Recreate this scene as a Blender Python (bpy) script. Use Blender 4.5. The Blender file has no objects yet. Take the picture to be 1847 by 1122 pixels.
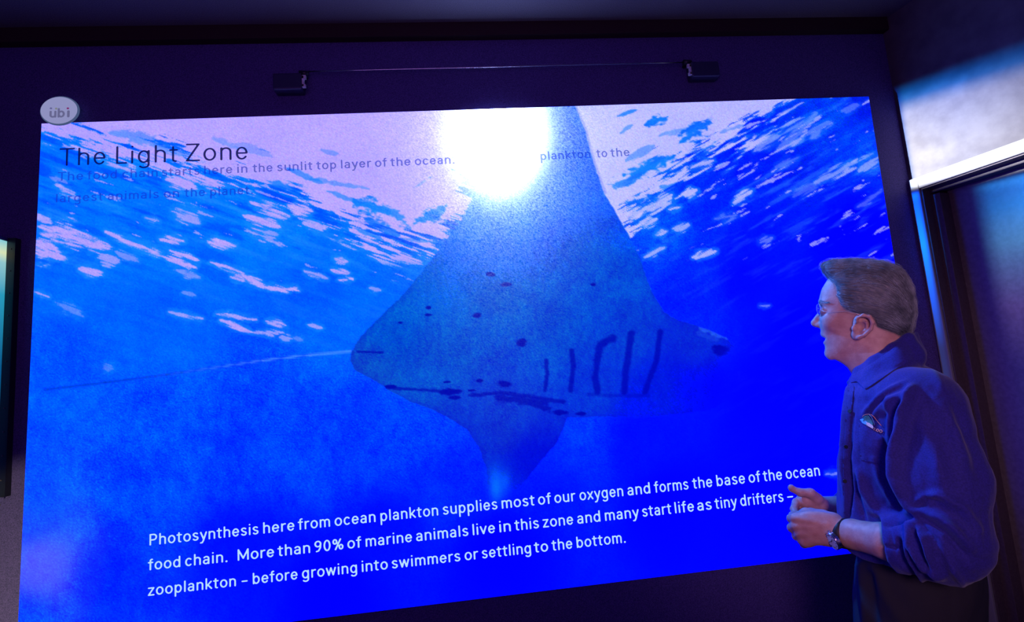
import bpy, math, random
import numpy as np
from mathutils import Vector, Matrix
from mathutils.bvhtree import BVHTree

# ------------------------------------------------------------------ camera, world, lights, exposure
S = bpy.context.scene
C = S.collection
F_PX = 900.0
_a, _b, _c = -0.118, -0.093, -0.077
_Rx = np.array([[1, 0, 0], [0, math.cos(_a), -math.sin(_a)], [0, math.sin(_a), math.cos(_a)]])
_Ry = np.array([[math.cos(_b), 0, math.sin(_b)], [0, 1, 0], [-math.sin(_b), 0, math.cos(_b)]])
_Rz = np.array([[math.cos(_c), -math.sin(_c), 0], [math.sin(_c), math.cos(_c), 0], [0, 0, 1]])
RC = _Rz @ _Rx @ _Ry
CAM = np.array([0, 0, 1.6])

def conv(q):
    return np.array([q[0], q[2], -q[1]])

cd = bpy.data.cameras.new('camera')
cam = bpy.data.objects.new('camera', cd)
C.objects.link(cam)
cd.sensor_fit = 'HORIZONTAL'
cd.sensor_width = 36
cd.lens = 36 * F_PX / 1847
cd.clip_start = 0.02
_r, _u, _bk = conv(RC[0]), conv(-RC[1]), conv(-RC[2])
cam.matrix_world = Matrix(((_r[0], _u[0], _bk[0], CAM[0]), (_r[1], _u[1], _bk[1], CAM[1]),
                           (_r[2], _u[2], _bk[2], CAM[2]), (0, 0, 0, 1)))
S.camera = cam

w = bpy.data.worlds.new('World')
S.world = w
w.use_nodes = True
w.node_tree.nodes['Background'].inputs[0].default_value = (0.02, 0.01, 0.05, 1)
w.node_tree.nodes['Background'].inputs[1].default_value = 0.0
S.view_settings.view_transform = 'Standard'
S.view_settings.look = 'None'
S.view_settings.gamma = 1
S.view_settings.use_curve_mapping = False
S.view_settings.exposure = 0.0

def lamp(name, kind, loc, aim, energy, color, **kw):
    ld = bpy.data.lights.new(name, kind)
    o = bpy.data.objects.new(name, ld)
    C.objects.link(o)
    o.location = loc
    o.rotation_euler = (Vector(aim) - Vector(loc)).to_track_quat('-Z', 'Y').to_euler()
    ld.energy = energy
    ld.color = color
    for k, v in kw.items():
        setattr(ld, k, v)
    return o

# added fill lamps: violet for the room, warm pink for the man
lamp('fill_upper_wall', 'AREA', (-0.2, -0.6, 2.0), (0.0, 1.6, 3.1), 6, (0.75, 0.26, 1.0), size=1.2)  # unseen fill that tints the ceiling and upper wall
lamp('fill_violet', 'AREA', (-0.7, -1.6, 2.75), (0.4, 1.6, 1.4), 4, (0.42, 0.16, 1.0), size=1.4)  # unseen ambient fill from behind the camera
lamp('fill_warm_man', 'SPOT', (-0.1, -1.1, 2.0), (1.05, 1.2, 1.45), 88, (0.84, 0.46, 0.66), spot_size=math.radians(34), spot_blend=0.8, shadow_soft_size=0.25)  # added spot to warm the man's skin
# the projector's white hot spot, thrown back off the glossy screen on to the door wall
def projector_spill(loc, aim, energy):
    """an image beam: white upper band, blue below, sharp sides"""
    o = lamp('projector_spill', 'SPOT', loc, aim, energy, (1, 1, 1), spot_size=math.radians(75), spot_blend=0.1, shadow_soft_size=0.012)
    f = (Vector(aim) - Vector(loc)).normalized(); x = f.cross(Vector((0, 0, 1))).normalized(); y = x.cross(f)
    o.rotation_euler = Matrix(((x.x, y.x, -f.x), (x.y, y.y, -f.y), (x.z, y.z, -f.z))).to_euler()
    ld = o.data; ld.use_nodes = True; nt = ld.node_tree; em = nt.nodes['Emission']
    tc = nt.nodes.new('ShaderNodeTexCoord'); sp = nt.nodes.new('ShaderNodeSeparateXYZ'); nt.links.new(tc.outputs['Normal'], sp.inputs[0])
    def mth(op, a, b=None):
        n = nt.nodes.new('ShaderNodeMath'); n.operation = op
        for i, v in enumerate((a, b)):
            if v is None: continue
            if isinstance(v, (int, float)): n.inputs[i].default_value = v
            else: nt.links.new(v, n.inputs[i])
        return n.outputs[0]
    az = mth('ABSOLUTE', sp.outputs['Z'])
    X = mth('DIVIDE', sp.outputs['X'], az); Y = mth('DIVIDE', sp.outputs['Y'], az)
    def ramp(v, stops):
        mr = nt.nodes.new('ShaderNodeMapRange'); mr.inputs['From Min'].default_value = -0.5; mr.inputs['From Max'].default_value = 0.5
        nt.links.new(v, mr.inputs['Value']); r = nt.nodes.new('ShaderNodeValToRGB'); nt.links.new(mr.outputs[0], r.inputs[0])
        el = r.color_ramp.elements; stops = sorted(stops)
        for q, (p, c) in ((el[0], stops[0]), (el[1], stops[-1])): q.position = p + 0.5; q.color = (*c, 1)
        for p, c in stops[1:-1]:
            q = el.new(p + 0.5); q.color = (*c, 1)
        return r.outputs[0]
    def mix(kind, a, b_):
        n = nt.nodes.new('ShaderNodeMix'); n.data_type = 'RGBA'; n.blend_type = kind; n.inputs[0].default_value = 1
        nt.links.new(a, n.inputs[6]); nt.links.new(b_, n.inputs[7]); return n.outputs[2]
    Yt = mth('ADD', Y, mth('MULTIPLY', mth('ADD', X, 0.34), 0.23))
    upper = mix('MULTIPLY', mix('MULTIPLY', ramp(Yt, SPILL_TOP), ramp(Y, [(-.107, (0, 0, 0)), (-.096, (1, 1, 1))])), ramp(X, SPILL_ACROSS))
    lower = mix('MULTIPLY', ramp(Y, SPILL_LOW), ramp(X, SPILL_LOW_ACROSS))
    nt.links.new(mix('ADD', upper, lower), em.inputs['Color'])
    return o
# colour stops of the beam; position = tangent of the angle off its axis
SPILL_TOP = [(-0.135, (1, 1, 1)), (-0.02, (1, 1, 1)), (0.085, (.55, .60, .85)), (0.118, (.03, .20, .62)), (0.135, (.0, .08, .30)), (0.158, (0, 0, 0))]
SPILL_ACROSS = [(-0.347, (0, 0, 0)), (-0.337, (.03, .25, .8)), (-0.322, (1.0, 1.0, 1.0)), (-0.22, (.85, .88, 1.0)), (-0.12, (.62, .62, .66)), (0.0, (.25, .25, .27)), (0.15, (0, 0, 0))]
SPILL_LOW = [(-0.48, (.05, .03, .05)), (-0.36, (.55, .16, .38)), (-0.24, (.26, .36, .62)), (-0.17, (.04, .20, .55)), (-0.14, (.02, .15, .50)), (-0.12, (.04, .24, .7)), (-0.115, (0, 0, 0))]
SPILL_LOW_ACROSS = [(-0.350, (0, 0, 0)), (-0.340, (.0, .46, 1.6)), (-0.318, (.0, .46, 1.6)), (-0.313, (0, 0, 0)), (-0.265, (0, 0, 0)), (-0.235, (.10, .26, .30)), (0.0, (.10, .22, .26)), (0.2, (0, 0, 0))]  # bright casing stripe and the jamb's shadow gap are drawn into the beam
projector_spill((0.05, 1.93, 2.52), (2.22, 1.30, 2.46), 1150)
# added blue spot beside the screen's hot spot, raking across the man's folds
lamp('added_rake_spot', 'SPOT', (0.26, 1.965, 2.55), (1.05, 1.15, 1.35), 165, (0.015, 0.22, 1.0),
     spot_size=math.radians(52), spot_blend=0.5, shadow_soft_size=0.05)
# small wall washer low down at the left of the screen
lamp('wall_washer', 'SPOT', (-1.45, 1.1, 0.55), (-1.60, 2.0, 1.03), 38, (1.0, 0.98, 0.42),
     spot_size=math.radians(32), spot_blend=0.35, shadow_soft_size=0.01)

# ------------------------------------------------------------------ picking points
def ray(px, py):
    q = RC.T @ np.array([(px - 923.5) / F_PX, (py - 561) / F_PX, 1.0])
    return np.array([q[0], q[2], -q[1]])

def at_plane(px, py, P, N):
    d = ray(px, py)
    return CAM + d * (np.dot(np.array(P) - CAM, N) / np.dot(d, N))

def atY(px, py, Y):
    return at_plane(px, py, (0, Y, 0), (0, 1, 0))

# ------------------------------------------------------------------ materials
def mat(name, color=(0.5, 0.5, 0.5), rough=0.6, metal=0.0, emit=None, estr=1.0, noise=None, bump=None,
        spec=0.5, sheen=0.0, alpha=1.0, trans=0.0, sss=0.0):
    m = bpy.data.materials.new(name)
    m.use_nodes = True
    nt = m.node_tree
    b = nt.nodes['Principled BSDF']
    b.inputs['Base Color'].default_value = (*color, 1)
    b.inputs['Roughness'].default_value = rough
    b.inputs['Metallic'].default_value = metal
    b.inputs['Specular IOR Level'].default_value = spec
    b.inputs['Sheen Weight'].default_value = sheen
    b.inputs['Alpha'].default_value = alpha
    b.inputs['Transmission Weight'].default_value = trans
    if sss:
        b.inputs['Subsurface Weight'].default_value = sss
        b.inputs['Subsurface Scale'].default_value = 0.004
    if emit:
        b.inputs['Emission Color'].default_value = (*emit, 1)
        b.inputs['Emission Strength'].default_value = estr
    tc = nt.nodes.new('ShaderNodeTexCoord')
    if noise:
        col2, scale, detail = noise
        n = nt.nodes.new('ShaderNodeTexNoise')
        n.inputs['Scale'].default_value = scale
        n.inputs['Detail'].default_value = detail
        nt.links.new(tc.outputs['Object'], n.inputs['Vector'])
        r = nt.nodes.new('ShaderNodeValToRGB')
        r.color_ramp.elements[0].position = 0.35
        r.color_ramp.elements[1].position = 0.65
        r.color_ramp.elements[0].color = (*color, 1)
        r.color_ramp.elements[1].color = (*col2, 1)
        nt.links.new(n.outputs['Fac'], r.inputs['Fac'])
        nt.links.new(r.outputs['Color'], b.inputs['Base Color'])
    if bump:
        scale, st, dist = bump
        n2 = nt.nodes.new('ShaderNodeTexNoise')
        n2.inputs['Scale'].default_value = scale
        n2.inputs['Detail'].default_value = 4
        nt.links.new(tc.outputs['Object'], n2.inputs['Vector'])
        bp = nt.nodes.new('ShaderNodeBump')
        bp.inputs['Strength'].default_value = st
        bp.inputs['Distance'].default_value = dist
        nt.links.new(n2.outputs['Fac'], bp.inputs['Height'])
        nt.links.new(bp.outputs['Normal'], b.inputs['Normal'])
    return m

M = {}
M['wall'] = mat('wall_paint', (0.05, 0.038, 0.16), 0.75, noise=((0.13, 0.085, 0.38), 420, 3), bump=(300, 0.25, 0.002), spec=0.3)
M['trim'] = mat('dark_trim', (0.045, 0.025, 0.03), 0.8, spec=0.1)
M['ceiling'] = mat('ceiling_paint', (0.10, 0.09, 0.10), 0.85, noise=((0.2, 0.17, 0.2), 380, 3), spec=0.2)
M['floor'] = mat('floor_carpet', (0.04, 0.04, 0.05), 0.95, noise=((0.07, 0.06, 0.08), 200, 4), bump=(400, 0.6, 0.004))
M['wall_pale'] = mat('textured_wall_paint', (0.095, 0.09, 0.105), 0.7, noise=((0.13, 0.125, 0.14), 14, 6), bump=(40, 0.3, 0.006), spec=0.3)
M['casing'] = mat('casing_paint', (0.26, 0.26, 0.28), 0.35, spec=0.5)
M['jamb'] = mat('door_frame_steel', (0.085, 0.06, 0.07), 0.5, noise=((0.11, 0.08, 0.09), 90, 3))
M['door'] = mat('door_leaf', (0.16, 0.13, 0.12), 0.30, noise=((0.20, 0.17, 0.16), 60, 3))
M['black'] = mat('black_plastic', (0.015, 0.015, 0.03), 0.35)
M['box'] = mat('bracket_box', (0.035, 0.030, 0.10), 0.4)
M['rod'] = mat('steel_rod', (0.55, 0.52, 0.62), 0.25, metal=1.0)
M['white'] = mat('white_metal', (0.8, 0.8, 0.85), 0.3)
M['skin'] = mat('skin', (0.62, 0.36, 0.31), 0.5, noise=((0.52, 0.27, 0.24), 60, 5), bump=(260, 0.35, 0.0015), spec=0.4, sss=0.08)
M['shirt'] = mat('blue_cotton', (0.022, 0.019, 0.19), 0.75, noise=((0.032, 0.026, 0.28), 300, 4), bump=(700, 0.4, 0.0008), sheen=0.15, spec=0.2)
M['collar'] = mat('blue_cotton_dark', (0.028, 0.035, 0.22), 0.8, bump=(700, 0.4, 0.0008), spec=0.2)
M['trousers'] = mat('dark_trousers', (0.030, 0.028, 0.040), 0.85, bump=(500, 0.4, 0.001), spec=0.15)
M['hair'] = mat('grey_hair', (0.07, 0.08, 0.09), 0.5, noise=((0.16, 0.17, 0.18), 45, 3), spec=0.5)
M['strand'] = mat('grey_hair_strand', (0.13, 0.16, 0.17), 0.4, noise=((0.42, 0.48, 0.50), 38, 3), spec=0.5)
M['eye'] = mat('eye_white', (0.7, 0.68, 0.66), 0.15)
M['iris'] = mat('iris', (0.05, 0.08, 0.12), 0.2)
M['glass'] = mat('lens_glass', (0.9, 0.95, 1.0), 0.02, trans=1.0, spec=0.6)
M['wire'] = mat('gold_wire', (0.95, 0.8, 0.75), 0.35, metal=0.6)
M['steel'] = mat('polished_steel', (0.75, 0.77, 0.8), 0.18, metal=1.0)
M['dial'] = mat('silver_dial', (0.7, 0.78, 0.72), 0.3, noise=((0.95, 1.0, 0.95), 500, 2))
M['strap'] = mat('dark_leather', (0.02, 0.012, 0.012), 0.5)
M['shoe'] = mat('black_leather', (0.015, 0.012, 0.012), 0.35)

# ------------------------------------------------------------------ mesh helpers
def link(name, me, m=None, parent=None, smooth=False):
    o = bpy.data.objects.new(name, me)
    C.objects.link(o)
    if m is not None:
        me.materials.append(m)
    if parent is not None:
        o.parent = parent
    if smooth:
        me.polygons.foreach_set('use_smooth', [True] * len(me.polygons))
    return o

def mesh(name, v, f, m=None, parent=None, smooth=False):
    me = bpy.data.meshes.new(name)
    if isinstance(v, np.ndarray) and isinstance(f, np.ndarray) and f.ndim == 2:
        n = f.shape[1]
        me.vertices.add(len(v))
        me.vertices.foreach_set('co', np.ascontiguousarray(v, np.float32).ravel())
        me.loops.add(f.size)
        me.loops.foreach_set('vertex_index', np.ascontiguousarray(f, np.int32).ravel())
        me.polygons.add(len(f))
        me.polygons.foreach_set('loop_start', np.arange(0, f.size, n, dtype=np.int32))
        me.polygons.foreach_set('loop_total', np.full(len(f), n, np.int32))
        me.update(calc_edges=True)
    else:
        me.from_pydata([tuple(map(float, p)) for p in v], [], [tuple(map(int, q)) for q in f])
    me.validate()
    return link(name, me, m, parent, smooth)

BOXF = [(0, 3, 2, 1), (4, 5, 6, 7), (0, 1, 5, 4), (1, 2, 6, 5), (2, 3, 7, 6), (3, 0, 4, 7)]
class Geo:
    def __init__(self):
        self.v = []; self.f = []
    def hexa(self, eight):
        n = len(self.v); self.v += [tuple(p) for p in eight]
        self.f += [tuple(n + i for i in q) for q in BOXF]
    def box(self, x0, x1, y0, y1, z0, z1, T=None):
        p = [(x0, y0, z0), (x1, y0, z0), (x1, y1, z0), (x0, y1, z0), (x0, y0, z1), (x1, y0, z1), (x1, y1, z1), (x0, y1, z1)]
        if T: p = [T(q) for q in p]
        self.hexa(p)
    def tube(self, pts, r, n=8, caps=True):
        pts = [Vector(p) for p in pts]; base = len(self.v); k = len(pts)
        rs = r if hasattr(r, '__len__') else [r] * k
        up = Vector((0.13, 0.27, 0.95))
        for i, p in enumerate(pts):
            d = (pts[min(i + 1, k - 1)] - pts[max(i - 1, 0)]).normalized()
            a = d.cross(up)
            if a.length < 1e-3: a = d.cross(Vector((1, 0, 0)))
            a.normalize(); b = d.cross(a)
            for j in range(n):
                t = 2 * math.pi * j / n
                self.v.append(tuple(p + (a * math.cos(t) + b * math.sin(t)) * rs[i]))
        for i in range(k - 1):
            for j in range(n):
                j2 = (j + 1) % n
                self.f.append((base + i * n + j, base + i * n + j2, base + (i + 1) * n + j2, base + (i + 1) * n + j))
        if caps:
            self.f.append(tuple(base + j for j in range(n))[::-1])
            self.f.append(tuple(base + (k - 1) * n + j for j in range(n)))
    def disc(self, c, nrm, r0, r1, h, n=32, xdir=(0, 0, 1)):
        # short cylinder (bevelled rim) centred at c, facing nrm
        nrm = Vector(nrm).normalized(); a = nrm.cross(Vector(xdir)).normalized(); b = nrm.cross(a)
        base = len(self.v)
        rings = [(1.0, 0), (1.0, h * .7), (.93, h)]
        for s, hh in rings:
            for j in range(n):
                t = 2 * math.pi * j / n
                self.v.append(tuple(Vector(c) + a * (math.cos(t) * r0 * s) + b * (math.sin(t) * r1 * s) + nrm * hh))
        for i in range(2):
            for j in range(n):
                j2 = (j + 1) % n
                self.f.append((base + i * n + j, base + i * n + j2, base + (i + 1) * n + j2, base + (i + 1) * n + j))
        self.f.append(tuple(base + j for j in range(n))[::-1])
        self.f.append(tuple(base + 2 * n + j for j in range(n)))
    def build(self, name, m=None, parent=None, smooth=False, bevel=0):
        o = mesh(name, self.v, self.f, m, parent, smooth)
        if bevel:
            b = o.modifiers.new('bevel', 'BEVEL'); b.width = bevel; b.segments = 2
        return o

def empty(name, loc, label, cat, group=None):
    o = bpy.data.objects.new(name, None)
    C.objects.link(o)
    o.location = loc
    o.empty_display_size = 0.1
    o['label'] = label; o['category'] = cat
    if group: o['group'] = group
    return o

def adopt(parent):
    """children are built in world space; keep them in place under a moved empty"""
    inv = Matrix.Translation(parent.location).inverted()
    for ch in parent.children:
        ch.matrix_parent_inverse = inv

def struct(o):
    o['kind'] = 'structure'
    return o
# ------------------------------------------------------------------ the ocean picture shown on the screen
def _lat(ix,iy,s):
    n=(ix.astype(np.int64)*374761393+iy.astype(np.int64)*668265263+s*1442695041)&0xffffffff
    n=((n^(n>>13))*1274126177)&0xffffffff
    return ((n^(n>>16))&0xffff)/65535.0
def vnoise(x,y,s=0):
    ix=np.floor(x);iy=np.floor(y);fx=x-ix;fy=y-iy
    fx=fx*fx*(3-2*fx);fy=fy*fy*(3-2*fy)
    a=_lat(ix,iy,s);b=_lat(ix+1,iy,s);c=_lat(ix,iy+1,s);d=_lat(ix+1,iy+1,s)
    return (a*(1-fx)+b*fx)*(1-fy)+(c*(1-fx)+d*fx)*fy
def fbm(x,y,s=0,o=4):
    t=0;a=0.5;w=0
    for i in range(o):
        t=t+a*vnoise(x,y,s+i*7);w+=a;a*=.55;x=x*2.03+11.3;y=y*2.03+5.7
    return t/w
def sst(a,b,x):
    t=np.clip((x-a)/(b-a),0,1);return t*t*(3-2*t)
def polysd(X,Y,P):
    # signed distance, positive inside
    P=np.array(P,float);d2=np.full(X.shape,1e12);ins=np.zeros(X.shape,bool)
    for i in range(len(P)):
        ax,ay=P[i];bx,by=P[(i+1)%len(P)]
        ex,ey=bx-ax,by-ay;wx,wy=X-ax,Y-ay
        t=np.clip((wx*ex+wy*ey)/(ex*ex+ey*ey+1e-9),0,1)
        d2=np.minimum(d2,(wx-ex*t)**2+(wy-ey*t)**2)
        if ay!=by:
            c=((ay>Y)!=(by>Y))&(X<(bx-ax)*(Y-ay)/(by-ay)+ax);ins^=c
    d=np.sqrt(d2);return np.where(ins,d,-d)
def shep(X,Y,pts,p=2.2):
    num=np.zeros(X.shape+(3,));den=np.zeros(X.shape)
    for (x,y,r,g,b) in pts:
        w=1/(((X-x)**2+(Y-y)**2+1500.)**p)
        num+=w[...,None]*np.array((r,g,b),float);den+=w
    return num/den[...,None]/255
WATER=[(80,450,0,105,250),(80,700,0,85,255),(60,900,0,80,255),(70,1010,78,98,245),(50,940,20,88,250),(40,1140,0,70,250),(200,350,0,115,255),(300,450,0,112,255),(300,600,0,98,255),(300,750,0,74,255),(250,900,0,62,248),(200,1050,0,40,240),(500,420,0,118,250),(550,560,0,98,255),(500,700,0,72,250),(450,820,0,60,245),(450,1000,0,12,245),(650,500,0,108,250),(620,600,0,95,255),(650,750,0,58,250),(740,790,0,66,250),(620,830,0,56,248),(800,870,0,36,240),(700,950,0,10,240),(600,1060,0,0,250),(900,1000,0,0,250),(1050,790,0,50,255),(1010,830,0,36,255),(1000,860,0,15,250),(1150,800,0,10,255),(1200,900,0,0,255),(1400,900,0,0,255),(1400,700,0,0,255),(1450,600,0,0,255),(1350,500,0,5,255),(1250,500,0,38,255),(1200,430,0,74,250),(1150,300,0,110,240),(1300,380,0,44,240),(1450,330,0,34,235),(1500,220,0,75,235),(1550,250,0,62,240),(1530,420,0,0,255),(1580,480,0,0,250),(1560,200,0,30,230),(1250,560,0,30,255),(1350,430,0,15,250),(720,480,0,112,245),(800,440,0,120,245)]  # purplish lower-left points paint in the wall washer's pool of light
MANTA=[(900,450,18,108,228),(1000,450,10,88,225),(1000,350,10,112,238),(1060,300,0,98,242),(800,500,0,98,228),(900,550,5,88,218),(700,600,0,84,215),(660,660,10,74,205),(800,650,8,78,212),(1000,600,5,76,215),(1100,500,5,76,218),(1130,600,5,60,215),(900,730,12,62,215),(900,780,10,50,210),(950,830,0,12,225),(870,800,6,40,212),(1080,700,5,55,220),(1200,700,0,26,225),(1150,735,0,20,235),(1250,620,5,42,220),(1300,700,0,0,240),(1240,700,0,8,240),(1150,420,0,72,232),(900,870,0,30,225),(940,400,15,120,235),(870,400,10,120,238)]
OUT=[(1035,187),(1045,210),(1054,231),(1070,292),(1091,351),(1108,380),(1124,407),(1142,440),(1156,467),(1166,500),(1176,524),(1198,562),(1222,577),(1249,584),(1275,594),(1310,609),(1325,625),(1333,650),(1334,683),(1326,713),(1300,730),(1276,741),(1206,750),(1150,754),(1098,752),(1024,754),(1007,795),(968,843),(945,872),(929,890),(914,908),(884,908),(880,880),(877,843),(864,808),(842,774),(804,752),(770,735),(743,726),(695,700),(668,682),(640,668),(632,650),(633,635),(650,606),(678,579),(717,540),(734,523),(775,472),(800,440),(822,412),(840,385),(850,361),(858,325),(866,273),(876,187)]
PL=[(60,231),(110,237),(165,255),(215,272),(265,284),(330,296),(400,314),(470,326),(540,356),(590,385),(640,414),(690,440),(750,444),(800,432),(835,395),(862,330),(890,40),(60,40)]
PR=[(900,40),(1500,40),(1440,172),(1405,192),(1372,212),(1345,248),(1300,266),(1255,288),(1236,318),(1205,345),(1170,372),(1130,408),(1110,440),(1000,380),(900,260)]
W_STREAK=[ # x0,y0,x1,y1,width,alpha
(74,407,194,448,13,1),(60,439,106,462,20,1),(190,419,299,464,5,1),(299,464,354,482,8,1),(101,332,131,352,6,.9),(62,390,92,402,7,.9),(290,432,331,435,7,1),(308,452,358,470,3,1),(376,437,426,442,6,1),(444,391,500,408,11,1),(300,325,350,338,11,1),(312,380,358,403,10,.8),(262,393,286,398,4,.8),(144,486,181,494,6,1),(181,463,213,471,9,.8),(380,473,440,493,4,1),(435,492,476,518,6,1),(476,518,536,524,4,1),(417,500,440,505,6,.9),(603,466,626,473,5,1),(599,487,630,493,4,1),(612,505,636,504,4,1),(549,489,590,503,5,.8),(62,526,88,536,4,.9),(100,545,150,570,5,.45),(453,366,522,390,7,1),(522,371,563,382,12,1),(549,402,586,412,7,.9),(476,419,500,424,5,.7),(667,520,686,524,3,.7),(305,562,365,575,3,.8),(390,566,462,577,3.5,.9),(398,578,455,600,4,1),(455,600,510,600,3,.8),(480,578,515,587,4,.9),(505,608,526,611,3,.7),(557,586,580,591,3,.8),(188,658,202,665,7,.35),(470,318,520,335,6,1),(90,320,120,330,5,.5),(520,520,540,524,4,1),(210,455,250,472,6,.6),(320,487,360,500,5,.6),(330,528,350,532,4,.5),(530,610,545,613,3,.4),
(1098,342,1138,358,20,1),(1146,356,1166,354,11,.9),(1126,392,1202,366,11,.9),(1154,406,1182,396,10,.9),(1234,350,1255,344,8,1),(1323,366,1357,344,5,.9),(1206,378,1226,374,4,.9),(1215,412,1242,406,6,.8),(1182,424,1202,416,6,.9),(1162,464,1198,448,4,.8),(1250,465,1291,454,5,.9),(1371,438,1391,430,5,.45),(1471,330,1543,292,6,.6),(1551,306,1584,284,9,.65),(1431,354,1479,330,6,.3),(1403,270,1471,206,9,.4),(1363,270,1403,246,8,.55),(1247,302,1287,290,8,.9),(1547,374,1590,342,4,.35),(1371,552,1387,551,2,.5),(1490,856,1521,852,3,.6),(1400,300,1440,285,5,.3),(1290,395,1330,388,5,.4),(1180,370,1210,352,9,.9),(1460,240,1500,222,8,.4),(1520,200,1545,190,8,.35),(1465,250,1478,236,9,.45)]
B_STREAK=[(1279,220,1227,256,13,1),(1204,211,1166,224,7,1),(1150,198,1114,209,3,.8),(1299,250,1255,282,5,.8),(1216,284,1125,318,10,1),(1180,262,1130,290,5,.45),(1120,240,1140,226,4,.5),(1240,230,1190,245,4,.4),(1340,225,1300,240,4,.4),(1145,325,1095,333,7,.8),(1225,330,1190,340,6,.7),
(640,366,700,385,14,1),(690,370,740,410,9,.8),(745,405,805,372,9,1),(660,395,720,425,7,.8),(590,345,650,366,4,.6),(480,325,540,345,5,.8),(520,305,580,330,5,.6),(560,322,665,341,4,.45),(385,250,430,270,5,.3),(200,240,300,262,9,.45),(270,262,340,280,6,.4),(420,260,490,282,5,.25),(580,270,610,277,4,.35),(745,340,780,318,3,.3),(720,430,790,437,3,.5),(640,412,690,432,4,.7),(330,205,350,212,3,.3)]
SPOT=[(860,569,8,4.5),(940,618,9,6),(773,555,5,3),(773,568,6,2.5),(722,582,4,2),(910,693,12,6),(865,687,6,3),(806,689,6,2),(704,698,11,3.5),(812,707,19,5.5),(822,717,10,4),(851,704,6,2),(885,495,8,3.5),(913,513,9,4),(1070,513,5,3),(1010,744,13,4.5),(1047,746,9,3),(1301,631,14,9)]
GILL=[((985,650),(987,672),(983,704),3.5),((1031,633),(1034,660),(1029,704),4.5),((1106,610),(1082,622),(1077,650),6.5),((1077,650),(1074,680),(1078,708),6),((1139,601),(1130,660),(1126,708),6),((1191,598),(1184,650),(1163,708),5)]
DARK=[(846,713,903,709,3),(903,709,1016,725,4),(900,716,985,728,7),(940,722,990,738,5),(696,700,808,706,2.5),(645,634,690,636,2),(1060,712,1170,714,3)]
def seg(X,Y,x0,y0,x1,y1):
    ex,ey=x1-x0,y1-y0;L=ex*ex+ey*ey+1e-9
    t=((X-x0)*ex+(Y-y0)*ey)/L;tc=np.clip(t,0,1)
    return np.sqrt((X-x0-ex*tc)**2+(Y-y0-ey*tc)**2),tc
def picture(X,Y):
    rng=np.random.default_rng(5)
    g1=rng.normal(size=X.shape);g2=rng.normal(size=X.shape);g3=rng.normal(size=X.shape)
    col=shep(X,Y,WATER)
    m=fbm(X/70,Y/60,3,4)-.5;m2=fbm(X/14,Y/22,9,3)-.5
    low=1-sst(.25,.42,col[...,1])
    col[...,1]*=1+.55*m*(.4+low)+(.45*m2+.14*g1)*(.25+low)
    # streak field
    right=sst(880,1080,X)
    def rot(a): c,s=np.cos(a),np.sin(a);return X*c+Y*s,-X*s+Y*c
    xl,yl=rot(.33);xr,yr=rot(-.5)
    nl=fbm(xl/75,yl/11,21,5);nr=fbm(xr/60,yr/10,33,5)
    n=nl*(1-right)+nr*right
    jx=(fbm(X/9,Y/5,55,3)-.5)
    # soft brighter ripples in water
    nearL=np.exp(-np.maximum(0,Y-(330+.12*X))/130.)*(1-right)
    dr=(X-1100)*.35+(Y-300)*.9-(X-1100)*.55
    nearR=np.exp(-np.maximum(0,dr)/110.)*right
    near=nearL+nearR
    rip=sst(.52,.75,n)*near
    col=col*(1-.35*rip[...,None])+.35*rip[...,None]*np.array((.25,.62,1.))
    dk=sst(.5,.3,n)*near
    col[...,1]*=1-.28*dk
    pal=np.stack([.73+.10*np.exp(-((X-905)**2+(Y-240)**2)/220.**2)+0*X,.64+.10*np.exp(-((X-905)**2+(Y-240)**2)/220.**2)+.08*right,.95+0*X],-1)
    pal=pal+ (fbm(X/60,Y/60,77,3)-.5)[...,None]*np.array((.08,.06,.02))
    s=np.maximum(polysd(X,Y,PL),polysd(X,Y,PR))
    fb=(fbm(xl/30,yl/2.6,121,3)*(1-right)+fbm(xr/26,yr/2.6,133,3)*right)-.5
    v=s/26.+(n-.5)*(5.2+1.4*right)+jx*.6+fb*2.6
    a=sst(-.15,.25,v)*sst(-60,-20,s)
    hl=fbm(xl/40,yl/7,91,4)*(1-right)+fbm(xr/40,yr/8,92,4)*right
    v2=(hl-.70)*11+near*1.6-1.5
    a=np.maximum(a,.75*sst(0,.5,v2)*sst(.25,.6,near))
    halo=.55*sst(-.9,.1,v)*sst(-70,-10,s)
    for (x0,y0,x1,y1,w,al) in W_STREAK:
        k=(X>min(x0,x1)-3*w-8)&(X<max(x0,x1)+3*w+8)&(Y>min(y0,y1)-3*w-8)&(Y<max(y0,y1)+3*w+8)
        d,t=seg(X[k],Y[k],x0,y0,x1,y1)
        ww=w*(.18+.82*np.sin(np.pi*np.clip(t*.94+.03,0,1))**.9)*(.8+.6*(n[k]-.5)*3)+.6
        q=al*sst(.55,-.45,d/ww-1+jx[k]*1.0+fb[k]*3.4)
        a[k]=np.maximum(a[k],q)
        halo[k]=np.maximum(halo[k],.6*al*sst(1.6,-.2,d/(ww+2)-1+jx[k]*2))
    for (x0,y0,x1,y1,w,al) in B_STREAK:
        k=(X>min(x0,x1)-3*w-8)&(X<max(x0,x1)+3*w+8)&(Y>min(y0,y1)-3*w-8)&(Y<max(y0,y1)+3*w+8)
        d,t=seg(X[k],Y[k],x0,y0,x1,y1)
        ww=w*(.3+.7*np.sin(np.pi*np.clip(t*.9+.05,0,1)))
        q=al*sst(.4,-.4,d/ww-1+jx[k]*2.+(n[k]-.5)*3)
        a[k]*=1-q
    halo=halo[...,None]
    col=col*(1-halo)+np.array((.10,.55,1.))*halo
    a=np.clip(a*(.96+.035*g2),0,1)
    col=col*(1-a[...,None])+pal*a[...,None]
    # tail
    ts=[(80,703),(190,690),(300,676),(475,650),(560,640),(633,634)]
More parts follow.
